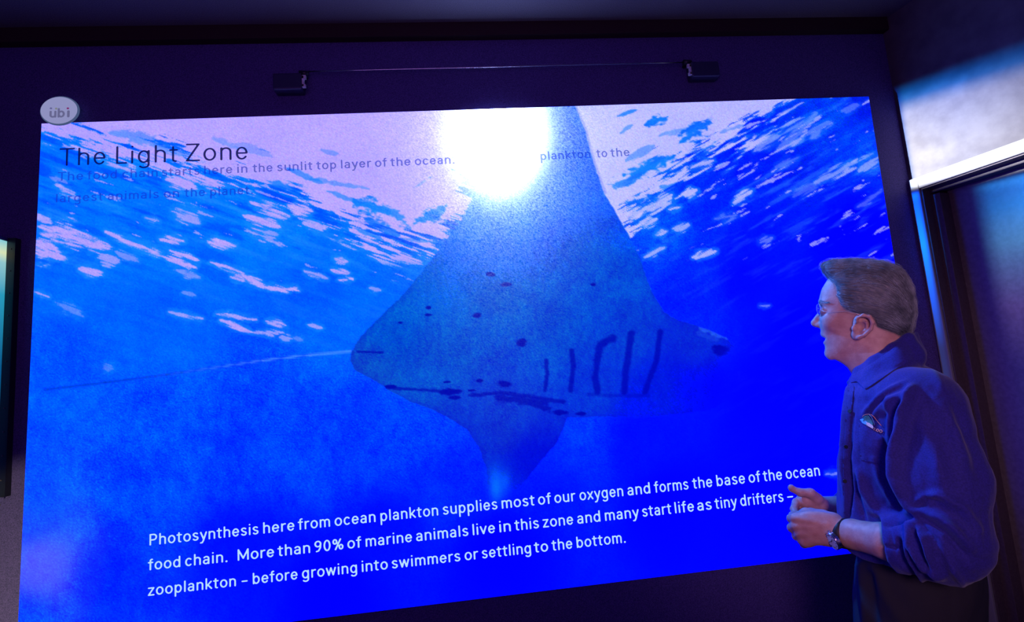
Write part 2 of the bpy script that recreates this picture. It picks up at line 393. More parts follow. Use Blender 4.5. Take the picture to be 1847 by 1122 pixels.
    for i in range(5):
        (x0,y0),(x1,y1)=ts[i],ts[i+1]
        d,t=seg(X,Y,x0,y0,x1,y1);xx=x0+(x1-x0)*t
        k=sst(3.6,1.6,d)
        c0=np.array((0,.2,.82));c1=np.array((.45,.68,1.))
        f=sst(190,560,xx)*(.55+.45*(np.sin(d*3)+0))
        c=c0*(1-f[...,None])+c1*f[...,None]
        al=(k*(.55))[...,None]
        col=col*(1-al)+c*al
    # manta
    so=polysd(X,Y,OUT)+(fbm(X/10,Y/10,44,3)-.5)*4
    mc=shep(X,Y,MANTA)
    mm=fbm(X/45,Y/40,61,4)-.5;m3=fbm(X/7,Y/13,62,3)-.5
    lowm=1-sst(.28,.45,mc[...,1])
    mc[...,1]*=1+(.35*mm+.35*m3)*(.3+lowm)+.10*g1*(.3+lowm)
    mc[...,2]*=1+.05*mm+.03*m3
    edge=np.exp(-np.abs(so-3)/3.)
    mc[...,1]*=1-.22*edge*sst(480,560,Y)
    D=np.zeros(X.shape)
    for (x,y,rx,ry) in SPOT:
        q=np.sqrt(((X-x)/rx)**2+((Y-y)/ry)**2)+jx*.9
        D=np.maximum(D,sst(1.35,.75,q))
    D=np.maximum(D,.0)
    for P0,P1,P2,w in GILL:
        for (p,q_) in ((P0,P1),(P1,P2)):
            d,t=seg(X,Y,*p,*q_);D=np.maximum(D,.8*sst(1.5,.5,d/w+jx*.7))
    for (x0,y0,x1,y1,w) in DARK:
        d,t=seg(X,Y,x0,y0,x1,y1);D=np.maximum(D,(.75 if y0!=712 else .35)*sst(1.5,.4,d/w+jx*1.6))
    mc=mc*(1-.85*D[...,None])+.85*D[...,None]*np.array((.0,.0,.68))
    # eye-side rim glints
    for (x0,y0,x1,y1,w,al) in [(1263,592,1310,610,3,.5),(1336,676,1344,680,5,.35),(1262,600,1290,612,5,.25)]:
        d,t=seg(X,Y,x0,y0,x1,y1);q=al*sst(1.6,.3,d/w+jx*2)
        mc=mc*(1-q[...,None])+q[...,None]*np.array((.2,.5,.95))
    fade=1-.8*sst(1285,1325,X)*sst(610,660,Y)
    fade*=1-.75*sst(850,905,Y)
    am=(sst(-1.5,1.5,so)*fade)[...,None]
    col=col*(1-am)+mc*am
    # pale rim along the right edge of the fin
    rp=[(1036,187),(1056,231),(1072,292),(1092,348)]
    for i in range(3):
        d,t=seg(X,Y,*rp[i],*rp[i+1]);q=.45*sst(3.2,1.,d)
        col=col*(1-q[...,None])+q[...,None]*np.array((.45,.5,.95))
    # glow at the lower fin tip
    gx=np.exp(-((X-(890+.05*(Y-800)))/13.)**2)*sst(815,880,Y)*sst(925,880,Y)
    gx2=np.exp(-((X-912)/10.)**2-((Y-868)/22.)**2)*.4
    q=np.clip(.75*gx+gx2,0,1)
    col=col*(1-q[...,None])+q[...,None]*np.array((.03,.5,.97))
    # linear light
    col=np.clip(col,0,1)
    lin=np.where(col<=.04045,col/12.92,((col+.055)/1.055)**2.4)
    lin[...,0]*=1+.07*g1;lin[...,1]*=1+.07*g2;lin[...,2]*=1+.04*g3
    dx,dy=X-900,Y-238
    e=np.exp(-((dx/50)**2+(dy/66)**2));e2=np.exp(-((dx/120)**2+(dy/140)**2))
    dn=np.exp(-(dx/100)**2)*np.exp(-np.maximum(0,dy)/85.)
    gr=np.clip(1+.55*g1*(1-e),.0,4)
    H=22*e+.62*e2*gr+.60*dn*gr*sst(60,140,np.abs(dy)+0*dx)
    lin=lin+H[...,None]*np.array((.72,.93,1.1))
    # blue clips in the photograph: the panel is brighter than white there
    b=lin[...,2];lin[...,2]=b*(1+1.1*sst(.8,.95,b))
    return np.clip(lin,0,40)
# ------------------------------------------------------------------ the setting
WY = 2.02                                     # face of the screen wall
CORN = at_plane(1612, 170, (0, WY, 0), (0, 1, 0)); CORN[2] = 0
SD = -np.array([ray(640, 690)[0], ray(640, 690)[1], 0]); SD /= np.linalg.norm(SD)      # along the door wall, towards the camera
ND = np.array([SD[1], -SD[0], 0])                                                       # into the room
if ND[0] > 0: ND = -ND
def DW(s, n, z):
    """door wall frame: s along the wall from the corner, n out into the room, z up"""
    p = CORN + SD * s + ND * n
    return (p[0], p[1], z)
CEIL = 3.10
g = Geo(); g.box(-3.2, 3.6, -2.8, 2.3, -0.1, 0.0); struct(g.build('floor', M['floor']))
g = Geo(); g.box(-3.2, 3.6, -2.8, 2.3, CEIL, CEIL + 0.1); struct(g.build('ceiling', M['ceiling']))
g = Geo(); g.box(-3.0, CORN[0] + 0.02, WY, WY + 0.12, 0, CEIL); struct(g.build('wall_screen', M['wall']))
g = Geo(); g.box(-3.1, -3.0, -2.6, WY + 0.1, 0, CEIL); struct(g.build('wall_left', M['wall']))
g = Geo(); g.box(-3.1, 3.5, -2.7, -2.6, 0, CEIL); struct(g.build('wall_back', M['wall']))
# door wall with its opening (s 0.045..1.0, up to 2.262)
D0S, D1S, DZ = 0.043, 1.02, 2.262
g = Geo()
def dbox(g, s0, s1, n0, n1, z0, z1):
    g.hexa([DW(s0, n0, z0), DW(s1, n0, z0), DW(s1, n1, z0), DW(s0, n1, z0), DW(s0, n0, z1), DW(s1, n0, z1), DW(s1, n1, z1), DW(s0, n1, z1)])
dbox(g, -0.05, D0S, -0.16, 0, 0, CEIL)
dbox(g, D0S, D1S, -0.16, 0, DZ, CEIL)
dbox(g, D1S, 4.8, -0.16, 0, 0, CEIL)
struct(g.build('wall_right', M['wall_pale']))
# dark strip stands in for the unlit gap where the walls meet the ceiling
g = Geo(); g.box(-3.0, CORN[0], WY - 0.035, WY + 0.01, CEIL - 0.062, CEIL + 0.01); struct(g.build('unlit_gap_strip', M['trim']))
g = Geo(); g.box(-3.0, CORN[0], WY - 0.018, WY + 0.01, 0, 0.11); struct(g.build('baseboard_screen', M['trim']))
# narrow black corner strip between screen wall and door wall
# door: casing, steel frame with stop, leaf, handle
door = bpy.data.objects.new('door_1', None); C.objects.link(door); door['kind'] = 'structure'
door.location = DW(0.5, 0, 0)
CW = 0.038
g = Geo(); dbox(g, D0S - CW, D0S, 0, 0.016, 0, DZ + 0.052); g.build('casing_jamb', M['casing'], door, bevel=0.003)
g = Geo(); dbox(g, D1S, D1S + CW, 0, 0.016, 0, DZ + 0.052); g.build('casing_jamb', M['casing'], door, bevel=0.003)
g = Geo(); dbox(g, D0S, D1S, 0, 0.016, DZ, DZ + 0.052); g.build('casing_head', M['casing'], door, bevel=0.003)
g = Geo()
dbox(g, D0S, D0S + 0.006, -0.155, 0.004, 0, DZ); dbox(g, D0S + 0.004, D0S + 0.040, -0.150, -0.045, 0, DZ - 0.03)
dbox(g, D1S - 0.006, D1S, -0.155, 0.004, 0, DZ); dbox(g, D1S - 0.040, D1S - 0.004, -0.150, -0.045, 0, DZ - 0.03)
dbox(g, D0S, D1S, -0.155, 0.004, DZ - 0.006, DZ); dbox(g, D0S, D1S, -0.150, -0.045, DZ - 0.022, DZ - 0.004)
g.build('door_frame', M['jamb'], door, bevel=0.0015)
g = Geo(); dbox(g, D0S + 0.036, D1S - 0.036, -0.145, -0.105, 0.006, DZ - 0.020); leaf = g.build('door_leaf', M['door'], door)
g = Geo(); g.tube([DW(D1S - 0.11, -0.107, 1.02), DW(D1S - 0.11, -0.05, 1.02)], 0.010, 10); g.tube([DW(D1S - 0.11, -0.055, 1.02), DW(D1S - 0.23, -0.055, 1.02)], 0.008, 10)
g.build('door_handle', M['steel'], leaf, True)
bpy.context.view_layer.update()
adopt(door)
# ------------------------------------------------------------------ distance-field modelling in the man's own frame
_r0 = ray(1600, 700); NV = np.array([_r0[0], _r0[1], 0]); NV /= np.linalg.norm(NV)
UV = np.array([NV[1], -NV[0], 0.0])
DM = 1.60
def L(px, py, wd=0.0):
    """pixel of the photograph at wd metres in front of the man's middle plane -> local (u, v, w)"""
    d = ray(px, py); t = (DM - wd) / np.dot(d, NV); p = CAM + d * t
    return np.array([np.dot(p - CAM, UV), p[2], wd])
def to_world(P):
    P = np.asarray(P, float)
    return CAM * np.array([1, 1, 0]) + P[:, :1] * UV + P[:, 1:2] * np.array([0, 0, 1.]) + (DM - P[:, 2:3]) * NV
def lw(p):
    return to_world(np.array([p]))[0]
def to_px(W):
    q = (W - CAM); q = np.stack([q[:, 0], -q[:, 2], q[:, 1]], 1) @ RC.T
    return np.stack([923.5 + F_PX * q[:, 0] / q[:, 2], 561 + F_PX * q[:, 1] / q[:, 2]], 1)

def smin(a, b, k):
    h = np.clip(0.5 + 0.5 * (b - a) / k, 0, 1)
    return b * (1 - h) + a * h - k * h * (1 - h)

class Field:
    def __init__(self, us, vs, ws):
        self.us, self.vs, self.ws = [np.asarray(x, np.float32) for x in (us, vs, ws)]
        self.F = np.full((len(us), len(vs), len(ws)), 0.5, np.float32)
    def blk(self, lo, hi, m):
        s = []
        for ax, (a, b) in zip((self.us, self.vs, self.ws), zip(lo, hi)):
            i0 = int(np.searchsorted(ax, a - m)); i1 = int(np.searchsorted(ax, b + m))
            s.append(slice(i0, max(i1, i0)))
        return tuple(s)
    def grid(self, s):
        return (self.us[s[0]][:, None, None], self.vs[s[1]][None, :, None], self.ws[s[2]][None, None, :])
    def put(self, d, s, k, op):
        if d.size == 0: return
        A = self.F[s]
        if op == 'add': self.F[s] = smin(A, d, k) if k > 0 else np.minimum(A, d)
        elif op == 'sub': self.F[s] = -smin(-A, d, k)
        elif op == 'and': self.F[s] = -smin(-A, -d, k)
    def ell(self, c, r, k=0.01, op='add', R=None):
        c = np.asarray(c, np.float32); r = np.asarray(r, np.float32)
        e = float(max(r)) if R is not None else r
        s = self.blk(c - e, c + e, k + 0.012)
        x, y, z = self.grid(s); x = x - c[0]; y = y - c[1]; z = z - c[2]
        if R is not None:
            x, y, z = (R[0][0] * x + R[0][1] * y + R[0][2] * z, R[1][0] * x + R[1][1] * y + R[1][2] * z, R[2][0] * x + R[2][1] * y + R[2][2] * z)
        k0 = np.sqrt((x / r[0]) ** 2 + (y / r[1]) ** 2 + (z / r[2]) ** 2)
        k1 = np.sqrt((x / r[0] ** 2) ** 2 + (y / r[1] ** 2) ** 2 + (z / r[2] ** 2) ** 2) + 1e-6
        self.put(k0 * (k0 - 1) / k1, s, k, op)
    def cap(self, a, b, ra, rb, k=0.01, op='add', flat=None):
        a = np.asarray(a, np.float32); b = np.asarray(b, np.float32); R = max(ra, rb)
        s = self.blk(np.minimum(a, b) - R, np.maximum(a, b) + R, k + 0.012)
        x, y, z = self.grid(s); e = b - a; Lq = float(e @ e) + 1e-9
        t = np.clip(((x - a[0]) * e[0] + (y - a[1]) * e[1] + (z - a[2]) * e[2]) / Lq, 0, 1)
        d = np.sqrt((x - a[0] - e[0] * t) ** 2 + (y - a[1] - e[1] * t) ** 2 + (z - a[2] - e[2] * t) ** 2) - (ra + (rb - ra) * t)
        self.put(d, s, k, op)
    def chain(self, pts, rs, k=0.01, op='add'):
        for i in range(len(pts) - 1): self.cap(pts[i], pts[i + 1], rs[i], rs[i + 1], k, op)
    def loft(self, rows, k, yaw, shrink=0.0, power=2.3, op='add'):
        """rows: (v, cu, cw, a, b) elliptic sections stacked along v; yaw turns a/b about the vertical"""
        rows = sorted(rows); R = np.array(rows, float)
        lo = (min(R[:, 1] - np.maximum(R[:, 3], R[:, 4])), R[0, 0], min(R[:, 2] - np.maximum(R[:, 3], R[:, 4])))
        hi = (max(R[:, 1] + np.maximum(R[:, 3], R[:, 4])), R[-1, 0], max(R[:, 2] + np.maximum(R[:, 3], R[:, 4])))
        s = self.blk(np.array(lo), np.array(hi), 0.03)
        x, y, z = self.grid(s); v = self.vs[s[1]]
        def ip(j):
            # smooth interpolation through the rows
            t = np.interp(v, R[:, 0], np.arange(len(R))); i = np.clip(np.floor(t).astype(int), 0, len(R) - 2); f = t - i
            f = f * f * (3 - 2 * f) * 0.35 + f * 0.65
            return (R[i, j] * (1 - f) + R[i + 1, j] * f).astype(np.float32)[None, :, None]
        cu, cw, a, b = ip(1), ip(2), ip(3) - shrink, ip(4) - shrink
        c_, s_ = math.cos(yaw), math.sin(yaw)
        X = (x - cu) * c_ - (z - cw) * s_; Z = (x - cu) * s_ + (z - cw) * c_
        q = (np.abs(X / a) ** power + np.abs(Z / b) ** power) ** (1 / power)
        d = (q - 1) * np.minimum(a, b)
        dv = np.maximum(R[0, 0] - y, y - R[-1, 0])
        self.put(np.maximum(d, dv).astype(np.float32), s, k, op)
    def prism(self, poly, k, op='and', lo=None, hi=None):
        """poly in local (u, v), extruded through w"""
        s = self.blk(np.array(lo), np.array(hi), 0) if lo is not None else (slice(None),) * 3
        X, Y = np.meshgrid(self.us[s[0]], self.vs[s[1]], indexing='ij')
        d = -polysd(X, Y, poly)
        self.put(d[:, :, None].astype(np.float32) + np.zeros((1, 1, len(self.ws[s[2]])), np.float32), s, k, op)
    def mesh(self):
        return nets(self.F, self.us, self.vs, self.ws)

def nets(F, xs, ys, zs):
    I = F < 0
    nx, ny, nz = F.shape
    cnt = np.zeros((nx - 1, ny - 1, nz - 1), np.uint8)
    for a in (0, 1):
        for b in (0, 1):
            for c in (0, 1):
                cnt += I[a:nx - 1 + a, b:ny - 1 + b, c:nz - 1 + c]
    act = (cnt > 0) & (cnt < 8)
    ci = np.argwhere(act)
    idx = np.full(act.shape, -1, np.int32); idx[act] = np.arange(len(ci), dtype=np.int32)
    acc = np.zeros((len(ci), 3)); n = np.zeros(len(ci))
    axs = (xs, ys, zs)
    for ax in range(3):
        o1, o2 = [q for q in range(3) if q != ax]
        for p in (0, 1):
            for q in (0, 1):
                A = ci.copy(); A[:, o1] += p; A[:, o2] += q
                B = A.copy(); B[:, ax] += 1
                fa = F[A[:, 0], A[:, 1], A[:, 2]].astype(float); fb = F[B[:, 0], B[:, 1], B[:, 2]].astype(float)
                m = (fa < 0) != (fb < 0)
                t = np.where(m, fa / (fa - fb + 1e-12), 0)
                pos = np.stack([axs[d][A[:, d]].astype(float) for d in range(3)], 1)
                pos[:, ax] += t * (axs[ax][B[:, ax]] - axs[ax][A[:, ax]])
                acc[m] += pos[m]; n[m] += 1
    V = acc / n[:, None]
    quads = []
    for ax in range(3):
        o1, o2 = [q for q in range(3) if q != ax]
        sl0 = [slice(None)] * 3; sl1 = [slice(None)] * 3
        sl0[ax] = slice(0, -1); sl1[ax] = slice(1, None)
        ch = I[tuple(sl0)] != I[tuple(sl1)]
        E_ = np.argwhere(ch)
        k = (E_[:, o1] > 0) & (E_[:, o2] > 0) & (E_[:, o1] < F.shape[o1] - 1) & (E_[:, o2] < F.shape[o2] - 1)
        E_ = E_[k]
        def cell(d1, d2):
            Q = E_.copy(); Q[:, o1] -= d1; Q[:, o2] -= d2
            return idx[Q[:, 0], Q[:, 1], Q[:, 2]]
        q = np.stack([cell(1, 1), cell(0, 1), cell(0, 0), cell(1, 0)], 1)
        ins = I[E_[:, 0], E_[:, 1], E_[:, 2]]
        flip = ins if ax != 1 else ~ins
        q[~flip] = q[~flip][:, ::-1]
        quads.append(q)
    Q = np.concatenate(quads)
    return V, Q[(Q >= 0).all(1)]

def relax(V, Q, it=1, lam=0.5):
    for _ in range(it):
        acc = np.zeros_like(V); n = np.zeros(len(V))
        for a, b in ((0, 1), (1, 2), (2, 3), (3, 0)):
            for i, j in ((a, b), (b, a)):
                for d in range(3): acc[:, d] += np.bincount(Q[:, i], V[Q[:, j], d], len(V))
                n += np.bincount(Q[:, i], minlength=len(V))
        V = V + lam * (acc / np.maximum(n, 1)[:, None] - V)
    return V

def vnormals(V, Q):
    fn = np.cross(V[Q[:, 2]] - V[Q[:, 0]], V[Q[:, 3]] - V[Q[:, 1]])
    N = np.zeros_like(V)
    for i in range(4):
        for d in range(3): N[:, d] += np.bincount(Q[:, i], fn[:, d], len(V))
    return N / (np.linalg.norm(N, axis=1)[:, None] + 1e-12)
# ------------------------------------------------------------------ the screen
SY = 2.0
QC = [atY(75, 223, SY), atY(1567, 174, SY), atY(1693, 979, SY), atY(30, 1182, SY)]
screen = empty('projection_screen', (0.14, SY, 0.76), 'huge glowing wall screen showing a manta ray in blue water under a white hot spot', 'screen')
NU, NVV = 900, 540
uu, vv = np.meshgrid(np.linspace(0, 1, NU), np.linspace(0, 1, NVV))
P = ((1 - uu) * (1 - vv))[..., None] * QC[0] + (uu * (1 - vv))[..., None] * QC[1] + (uu * vv)[..., None] * QC[2] + ((1 - uu) * vv)[..., None] * QC[3]
Pf = P.reshape(-1, 3)
_q = np.stack([Pf[:, 0], 1.6 - Pf[:, 2], Pf[:, 1]], 1) @ RC.T
PX = (923.5 + F_PX * _q[:, 0] / _q[:, 2]).reshape(NVV, NU); PY = (561 + F_PX * _q[:, 1] / _q[:, 2]).reshape(NVV, NU)
pic = picture(PX, PY)
ii = np.arange(NVV * NU).reshape(NVV, NU)
Qs = np.stack([ii[:-1, :-1], ii[1:, :-1], ii[1:, 1:], ii[:-1, 1:]], -1).reshape(-1, 4)
m = bpy.data.materials.new('ocean_picture'); m.use_nodes = True
nt = m.node_tree; b = nt.nodes['Principled BSDF']
at_ = nt.nodes.new('ShaderNodeAttribute'); at_.attribute_name = 'picture'
b.inputs['Base Color'].default_value = (0.003, 0.003, 0.003, 1); b.inputs['Roughness'].default_value = 0.7
b.inputs['Specular IOR Level'].default_value = 0.0
nt.links.new(at_.outputs['Color'], b.inputs['Emission Color']); b.inputs['Emission Strength'].default_value = 1.0
po = mesh('picture', Pf, Qs, m, screen)
ca = po.data.attributes.new('picture', 'FLOAT_COLOR', 'POINT')
rgba = np.ones((NU * NVV, 4), np.float32); rgba[:, :3] = pic.reshape(-1, 3)
ca.data.foreach_set('color', rgba.ravel())
g = Geo()
c0 = [q + np.array([0, 0.001, 0]) for q in QC]; c1 = [q + np.array([0, 0.019, 0]) for q in QC]
g.hexa([c0[3], c0[2], c1[2], c1[3], c0[0], c0[1], c1[1], c1[0]])
g.build('backing_panel', M['black'], screen)

def emat(name, col, strength=1.0, alpha=1.0):
    m = bpy.data.materials.new(name); m.use_nodes = True; nt = m.node_tree
    nt.nodes.remove(nt.nodes['Principled BSDF'])
    e = nt.nodes.new('ShaderNodeEmission'); e.inputs[0].default_value = (*col, 1); e.inputs[1].default_value = strength
    t = nt.nodes.new('ShaderNodeBsdfTransparent'); mx = nt.nodes.new('ShaderNodeMixShader')
    mx.inputs[0].default_value = alpha
    nt.links.new(t.outputs[0], mx.inputs[1]); nt.links.new(e.outputs[0], mx.inputs[2])
    nt.links.new(mx.outputs[0], nt.nodes['Material Output'].inputs['Surface'])
    return m
T_DARK = emat('title_lettering', (0.002, 0.006, 0.06), 1, 0.96)
T_GREY = emat('faded_lettering', (0.005, 0.04, 0.20), 1, 0.72)
T_FAINT = emat('washed_out_lettering', (0.55, 0.6, 0.85), 1, 0.5)
T_PALE = emat('pale_lettering', (0.50, 0.78, 1.0), 1.0, 0.95)

# a plain grotesque drawn as centre-line strokes: capital height 1, x-height .72
def arc(cx, cy, rx, ry, a0, a1, n=14):
    return [(cx + rx * math.cos(math.radians(t)), cy + ry * math.sin(math.radians(t))) for t in np.linspace(a0, a1, n)]
def glyphs(t):
    X, A, b = .73 - t, 1.0 - t, t; D = -.27
    m = X / 2 + b / 2; ry = (X - b) / 2
    bowl = lambda cx, rx=.20: arc(cx, m, rx, ry, 0, 360, 26)
    G = {}
    G['o'] = (.56, [bowl(.28, .215)])
    G['c'] = (.50, [arc(.27, m, .20, ry, 48, 312, 20)])
    G['e'] = (.54, [[(.07, m + .01), (.465, m + .01)] + arc(.27, m, .20, ry, 4, 322, 24)[0:], ])
    G['a'] = (.52, [arc(.25, X - .17, .165, .17, 150, 0, 10) + [(.415, b)], [(.415, m + .03), (.28, m + .01)] + arc(.22, b + .165, .15, .165, 90, 270, 10) + [(.30, b + .01), (.415, b + .13)]])
    G['b'] = (.57, [[(.09, A), (.09, b)], bowl(.29)])
    G['d'] = (.57, [[(.47, A), (.47, b)], bowl(.27)])
    G['p'] = (.57, [[(.09, X), (.09, D)], bowl(.29)])
    G['g'] = (.57, [[(.47, X), (.47, -.08)] + arc(.28, -.08, .19, .17, 0, -145, 10), bowl(.27)])
    arch = lambda x0, x1: arc((x0 + x1) / 2, X - .19, (x1 - x0) / 2, .19, 180, 0, 12) + [(x1, b)]
    G['n'] = (.55, [[(.09, X), (.09, b)], arch(.09, .46)])
    G['h'] = (.55, [[(.09, A), (.09, b)], arch(.09, .46)])
    G['m'] = (.83, [[(.09, X), (.09, b)], arch(.09, .415), arch(.415, .74)])
    G['r'] = (.36, [[(.09, X), (.09, b)], arc(.29, X - .21, .20, .21, 180, 80, 8)])
    G['u'] = (.55, [[(.46, X), (.46, b)], [(.09, X)] + arc(.275, b + .19, .185, .19, 180, 360, 12)])
    G['i'] = (.20, [[(.10, X), (.10, b)], [(.10, A - .015), (.10, A)]])
    G['u\u0308'] = G['u']
    G['\u0131'] = (.20, [[(.10, X), (.10, b)]])
    G['l'] = (.20, [[(.10, A), (.10, b)]])
    G['t'] = (.36, [[(.15, A - .10), (.15, b + .12)] + arc(.25, b + .10, .10, .10, 180, 280, 7), [(.03, X), (.31, X)]])
    G['f'] = (.34, [arc(.25, A - .12, .10, .12, 75, 180, 7) + [(.15, b)], [(.03, X), (.30, X)]])
    G['s'] = (.47, [arc(.235, X - .145, .155, .145, 35, 180, 9) + [(.10, X - .18), (.19, m + .02), (.30, m - .03)] + arc(.235, b + .155, .165, .155, 40, -150, 11)])
    G['v'] = (.50, [[(.05, X), (.25, b), (.45, X)]])
    G['w'] = (.74, [[(.05, X), (.21, b), (.37, X), (.53, b), (.69, X)]])
    G['x'] = (.49, [[(.06, X), (.43, b)], [(.43, X), (.06, b)]])
    G['y'] = (.49, [[(.05, X), (.255, b + .02)], [(.45, X), (.23, -.08), (.15, D + .04), (.05, D + .03)]])
    G['z'] = (.47, [[(.06, X), (.41, X), (.06, b), (.42, b)]])
    G['k'] = (.52, [[(.09, A), (.09, b)], [(.43, X), (.10, m - .10)], [(.22, m), (.46, b)]])
    G['P'] = (.60, [[(.09, b), (.09, A), (.32, A)] + arc(.32, A - .235, .20, .235, 90, -90, 12) + [(.09, A - .47)]])
    G['M'] = (.84, [[(.09, b), (.09, A), (.42, b + .12), (.75, A), (.75, b)]])
    G['T'] = (.60, [[(.03, A), (.57, A)], [(.30, A), (.30, b)]])
    G['L'] = (.50, [[(.09, A), (.09, b), (.46, b)]])
    G['Z'] = (.60, [[(.06, A), (.53, A), (.06, b), (.55, b)]])
    G['9'] = (.54, [arc(.27, A - .235, .19, .235, 0, 360, 22), [(.46, A - .235), (.43, .36), (.30, .10), (.17, b)]])
    G['0'] = (.54, [arc(.27, .5, .19, .5 - t, 0, 360, 24)])
    G['%'] = (.80, [arc(.19, .74, .12, .19, 0, 360, 14), arc(.61, .26, .12, .19, 0, 360, 14), [(.58, A), (.22, b)]])
    G['.'] = (.22, [[(.11, b), (.11, b + .012)]])
    G['-'] = (.36, [[(.06, .36), (.30, .36)]])
    return G
GL = {}
def glyph_mesh(ch, t):
    k = (ch, t)
    if k in GL: return GL[k]
    adv, strokes = glyphs(t)[ch]; h = .026
    xs = np.arange(-.08, adv + .09, h); ys = np.arange(-.36, 1.10, h)
    X, Y = np.meshgrid(xs, ys, indexing='ij'); d = np.full(X.shape, 9.)
    for st in strokes:
        for p, q in zip(st[:-1], st[1:]): d = np.minimum(d, seg(X, Y, p[0], p[1], q[0], q[1])[0])
    rr = t * (1.25 if ch == '.' else 1)
    sd = rr - d
    gx_, gy_ = np.gradient(sd, h, h); g2 = gx_ ** 2 + gy_ ** 2 + .05
    nr = (sd < 0) & (sd > -h * 1.3)
    X = np.where(nr, X - gx_ / g2 * sd, X); Y = np.where(nr, Y - gy_ / g2 * sd, Y)
    ok = sd > -h * 1.3
    idx = -np.ones(X.shape, int); idx[ok] = np.arange(ok.sum())
    q = np.stack([idx[:-1, :-1], idx[1:, :-1], idx[1:, 1:], idx[:-1, 1:]], -1).reshape(-1, 4)
    ins = (sd > 0); any_ = (ins[:-1, :-1] | ins[1:, :-1] | ins[1:, 1:] | ins[:-1, 1:]).reshape(-1)
    q = q[(q >= 0).all(1) & any_]
    me = bpy.data.meshes.new('glyph')
    v = np.stack([X[ok], Y[ok], np.zeros(ok.sum())], 1)
    me.from_pydata(v.tolist(), [], q.tolist()); me.update()
    GL[k] = (me, adv, {}); return GL[k]
def words(name, line, b0, b1, cap_px, t, m, parent, gap=.06, offset=0.0025, y=SY, cap0=1.0):
    """line: [(word, x_start, x_end)] in points of the photograph; baseline runs through b0 and b1"""
    for wd, x0, x1 in line:
        bl = lambda x: b0[1] + (b1[1] - b0[1]) * (x - b0[0]) / (b1[0] - b0[0])
        A = atY(x0, bl(x0), y - offset); Bp = atY(x1, bl(x1), y - offset); K = atY(x0, bl(x0) - cap_px, y - offset)
        gs = [glyph_mesh(c, t) for c in wd]
        # ink runs from the first glyph's left bearing to the last one's right bearing
        pens = []; pen = 0
        for gm in gs: pens.append(pen); pen += gm[1] + gap
        l0 = .09 - t if wd[0] not in 'oceasgdTtfzv-' else .03
        wtot = pen - gap - l0 - .05
        bx = (Bp - A) / wtot; bd = bx / np.linalg.norm(bx); up = np.array([-bd[2], 0, bd[0]]); ch = np.linalg.norm(K - A) * cap0
        for gm, px_ in zip(gs, pens):
            key = m.name
            me = gm[2].get(key)
            if me is None:
                me = gm[0].copy(); me.materials.append(m); gm[2][key] = me
            o = bpy.data.objects.new(name, me); C.objects.link(o); o.parent = parent
            pos = A + bx * (px_ - l0)
            n_ = np.array([0, -1, 0.]) * .01
            o.matrix_basis = Matrix(((bx[0], up[0] * ch, n_[0], pos[0]), (bx[1], up[1] * ch, n_[1], pos[1]), (bx[2], up[2] * ch, n_[2], pos[2]), (0, 0, 0, 1)))
f2 = lambda L_: [(w_, 230 + a * .72, 230 + b_ * .72) for w_, a, b_ in L_]
f4 = lambda L_: [(w_, 40 + a / 2.2, 40 + b_ / 2.2) for w_, a, b_ in L_]
f8 = lambda L_: [(w_, 600 + a / 2.1575, 600 + b_ / 2.1575) for w_, a, b_ in L_]
words('caption_letter', f2([('Photosynthesis', 55, 327), ('here', 340, 417), ('from', 429, 507), ('ocean', 520, 621), ('plankton', 634, 778), ('supplies', 791, 926), ('most', 938, 1019), ('of', 1030, 1060), ('our', 1071, 1121), ('oxygen', 1134, 1242), ('and', 1254, 1310), ('forms', 1322, 1405), ('the', 1418, 1465), ('base', 1477, 1547), ('of', 1558, 1585), ('the', 1595, 1640), ('ocean', 1651, 1735)]), (270, 984), (1479, 858), 20.5, .059, T_PALE, screen, .10)
words('caption_letter', f2([('food', 53, 132), ('chain.', 145, 250), ('More', 276, 366), ('than', 378, 457), ('90%', 469, 540), ('of', 552, 584), ('marine', 597, 712), ('animals', 724, 853), ('live', 865, 920), ('in', 932, 960), ('this', 972, 1030), ('zone', 1042, 1116), ('and', 1128, 1185), ('many', 1197, 1280), ('start', 1291, 1362), ('life', 1372, 1419), ('as', 1429, 1463), ('tiny', 1474, 1526), ('drifters', 1537, 1643), ('-', 1655, 1667)]), (268, 1029), (1413, 905), 20.5, .059, T_PALE, screen, .10)
words('caption_letter', f2([('zooplankton', 52, 271), ('-', 287, 299), ('before', 314, 425), ('growing', 438, 575), ('into', 587, 651), ('swimmers', 663, 833), ('or', 846, 877), ('settling', 889, 1011), ('to', 1021, 1053), ('the', 1065, 1114), ('bottom.', 1126, 1248)]), (268, 1075), (1127, 979), 20.5, .059, T_PALE, screen, .10)
words('title_letter', f4([('The', 150, 328), ('Light', 372, 614), ('Zone', 652, 893)]), (108, 299.5), (446, 287.5), 32, .045, T_DARK, screen, .10)
words('subtitle_letter', f4([('The', 143, 240), ('food', 260, 375), ('chain', 398, 537), ('starts', 555, 702), ('here', 722, 832), ('in', 853, 893), ('the', 917, 992), ('sunlit', 1013, 1150), ('top', 1170, 1245), ('layer', 1265, 1383), ('of', 1402, 1445), ('the', 1464, 1540), ('ocean.', 1560, 1715)]), (105, 326.5), (822, 295), 16, .066, T_GREY, screen, .12)
words('subtitle_letter', f8([('plankton', 810, 1003), ('to', 1030, 1068), ('the', 1085, 1155)]), (976, 289), (1135, 281.5), 15.5, .066, T_GREY, screen, .12)
words('subtitle_letter', [('from', 917, 966)], (917, 291), (966, 289), 16, .035, T_FAINT, screen, .12)
words('subtitle_letter', f4([('largest', 133, 318), ('animals', 340, 540), ('on', 563, 622), ('the', 646, 724), ('planet.', 746, 915)]), (101, 365.5), (456, 350), 16, .066, T_GREY, screen, .12)
bpy.context.view_layer.update(); adopt(screen)

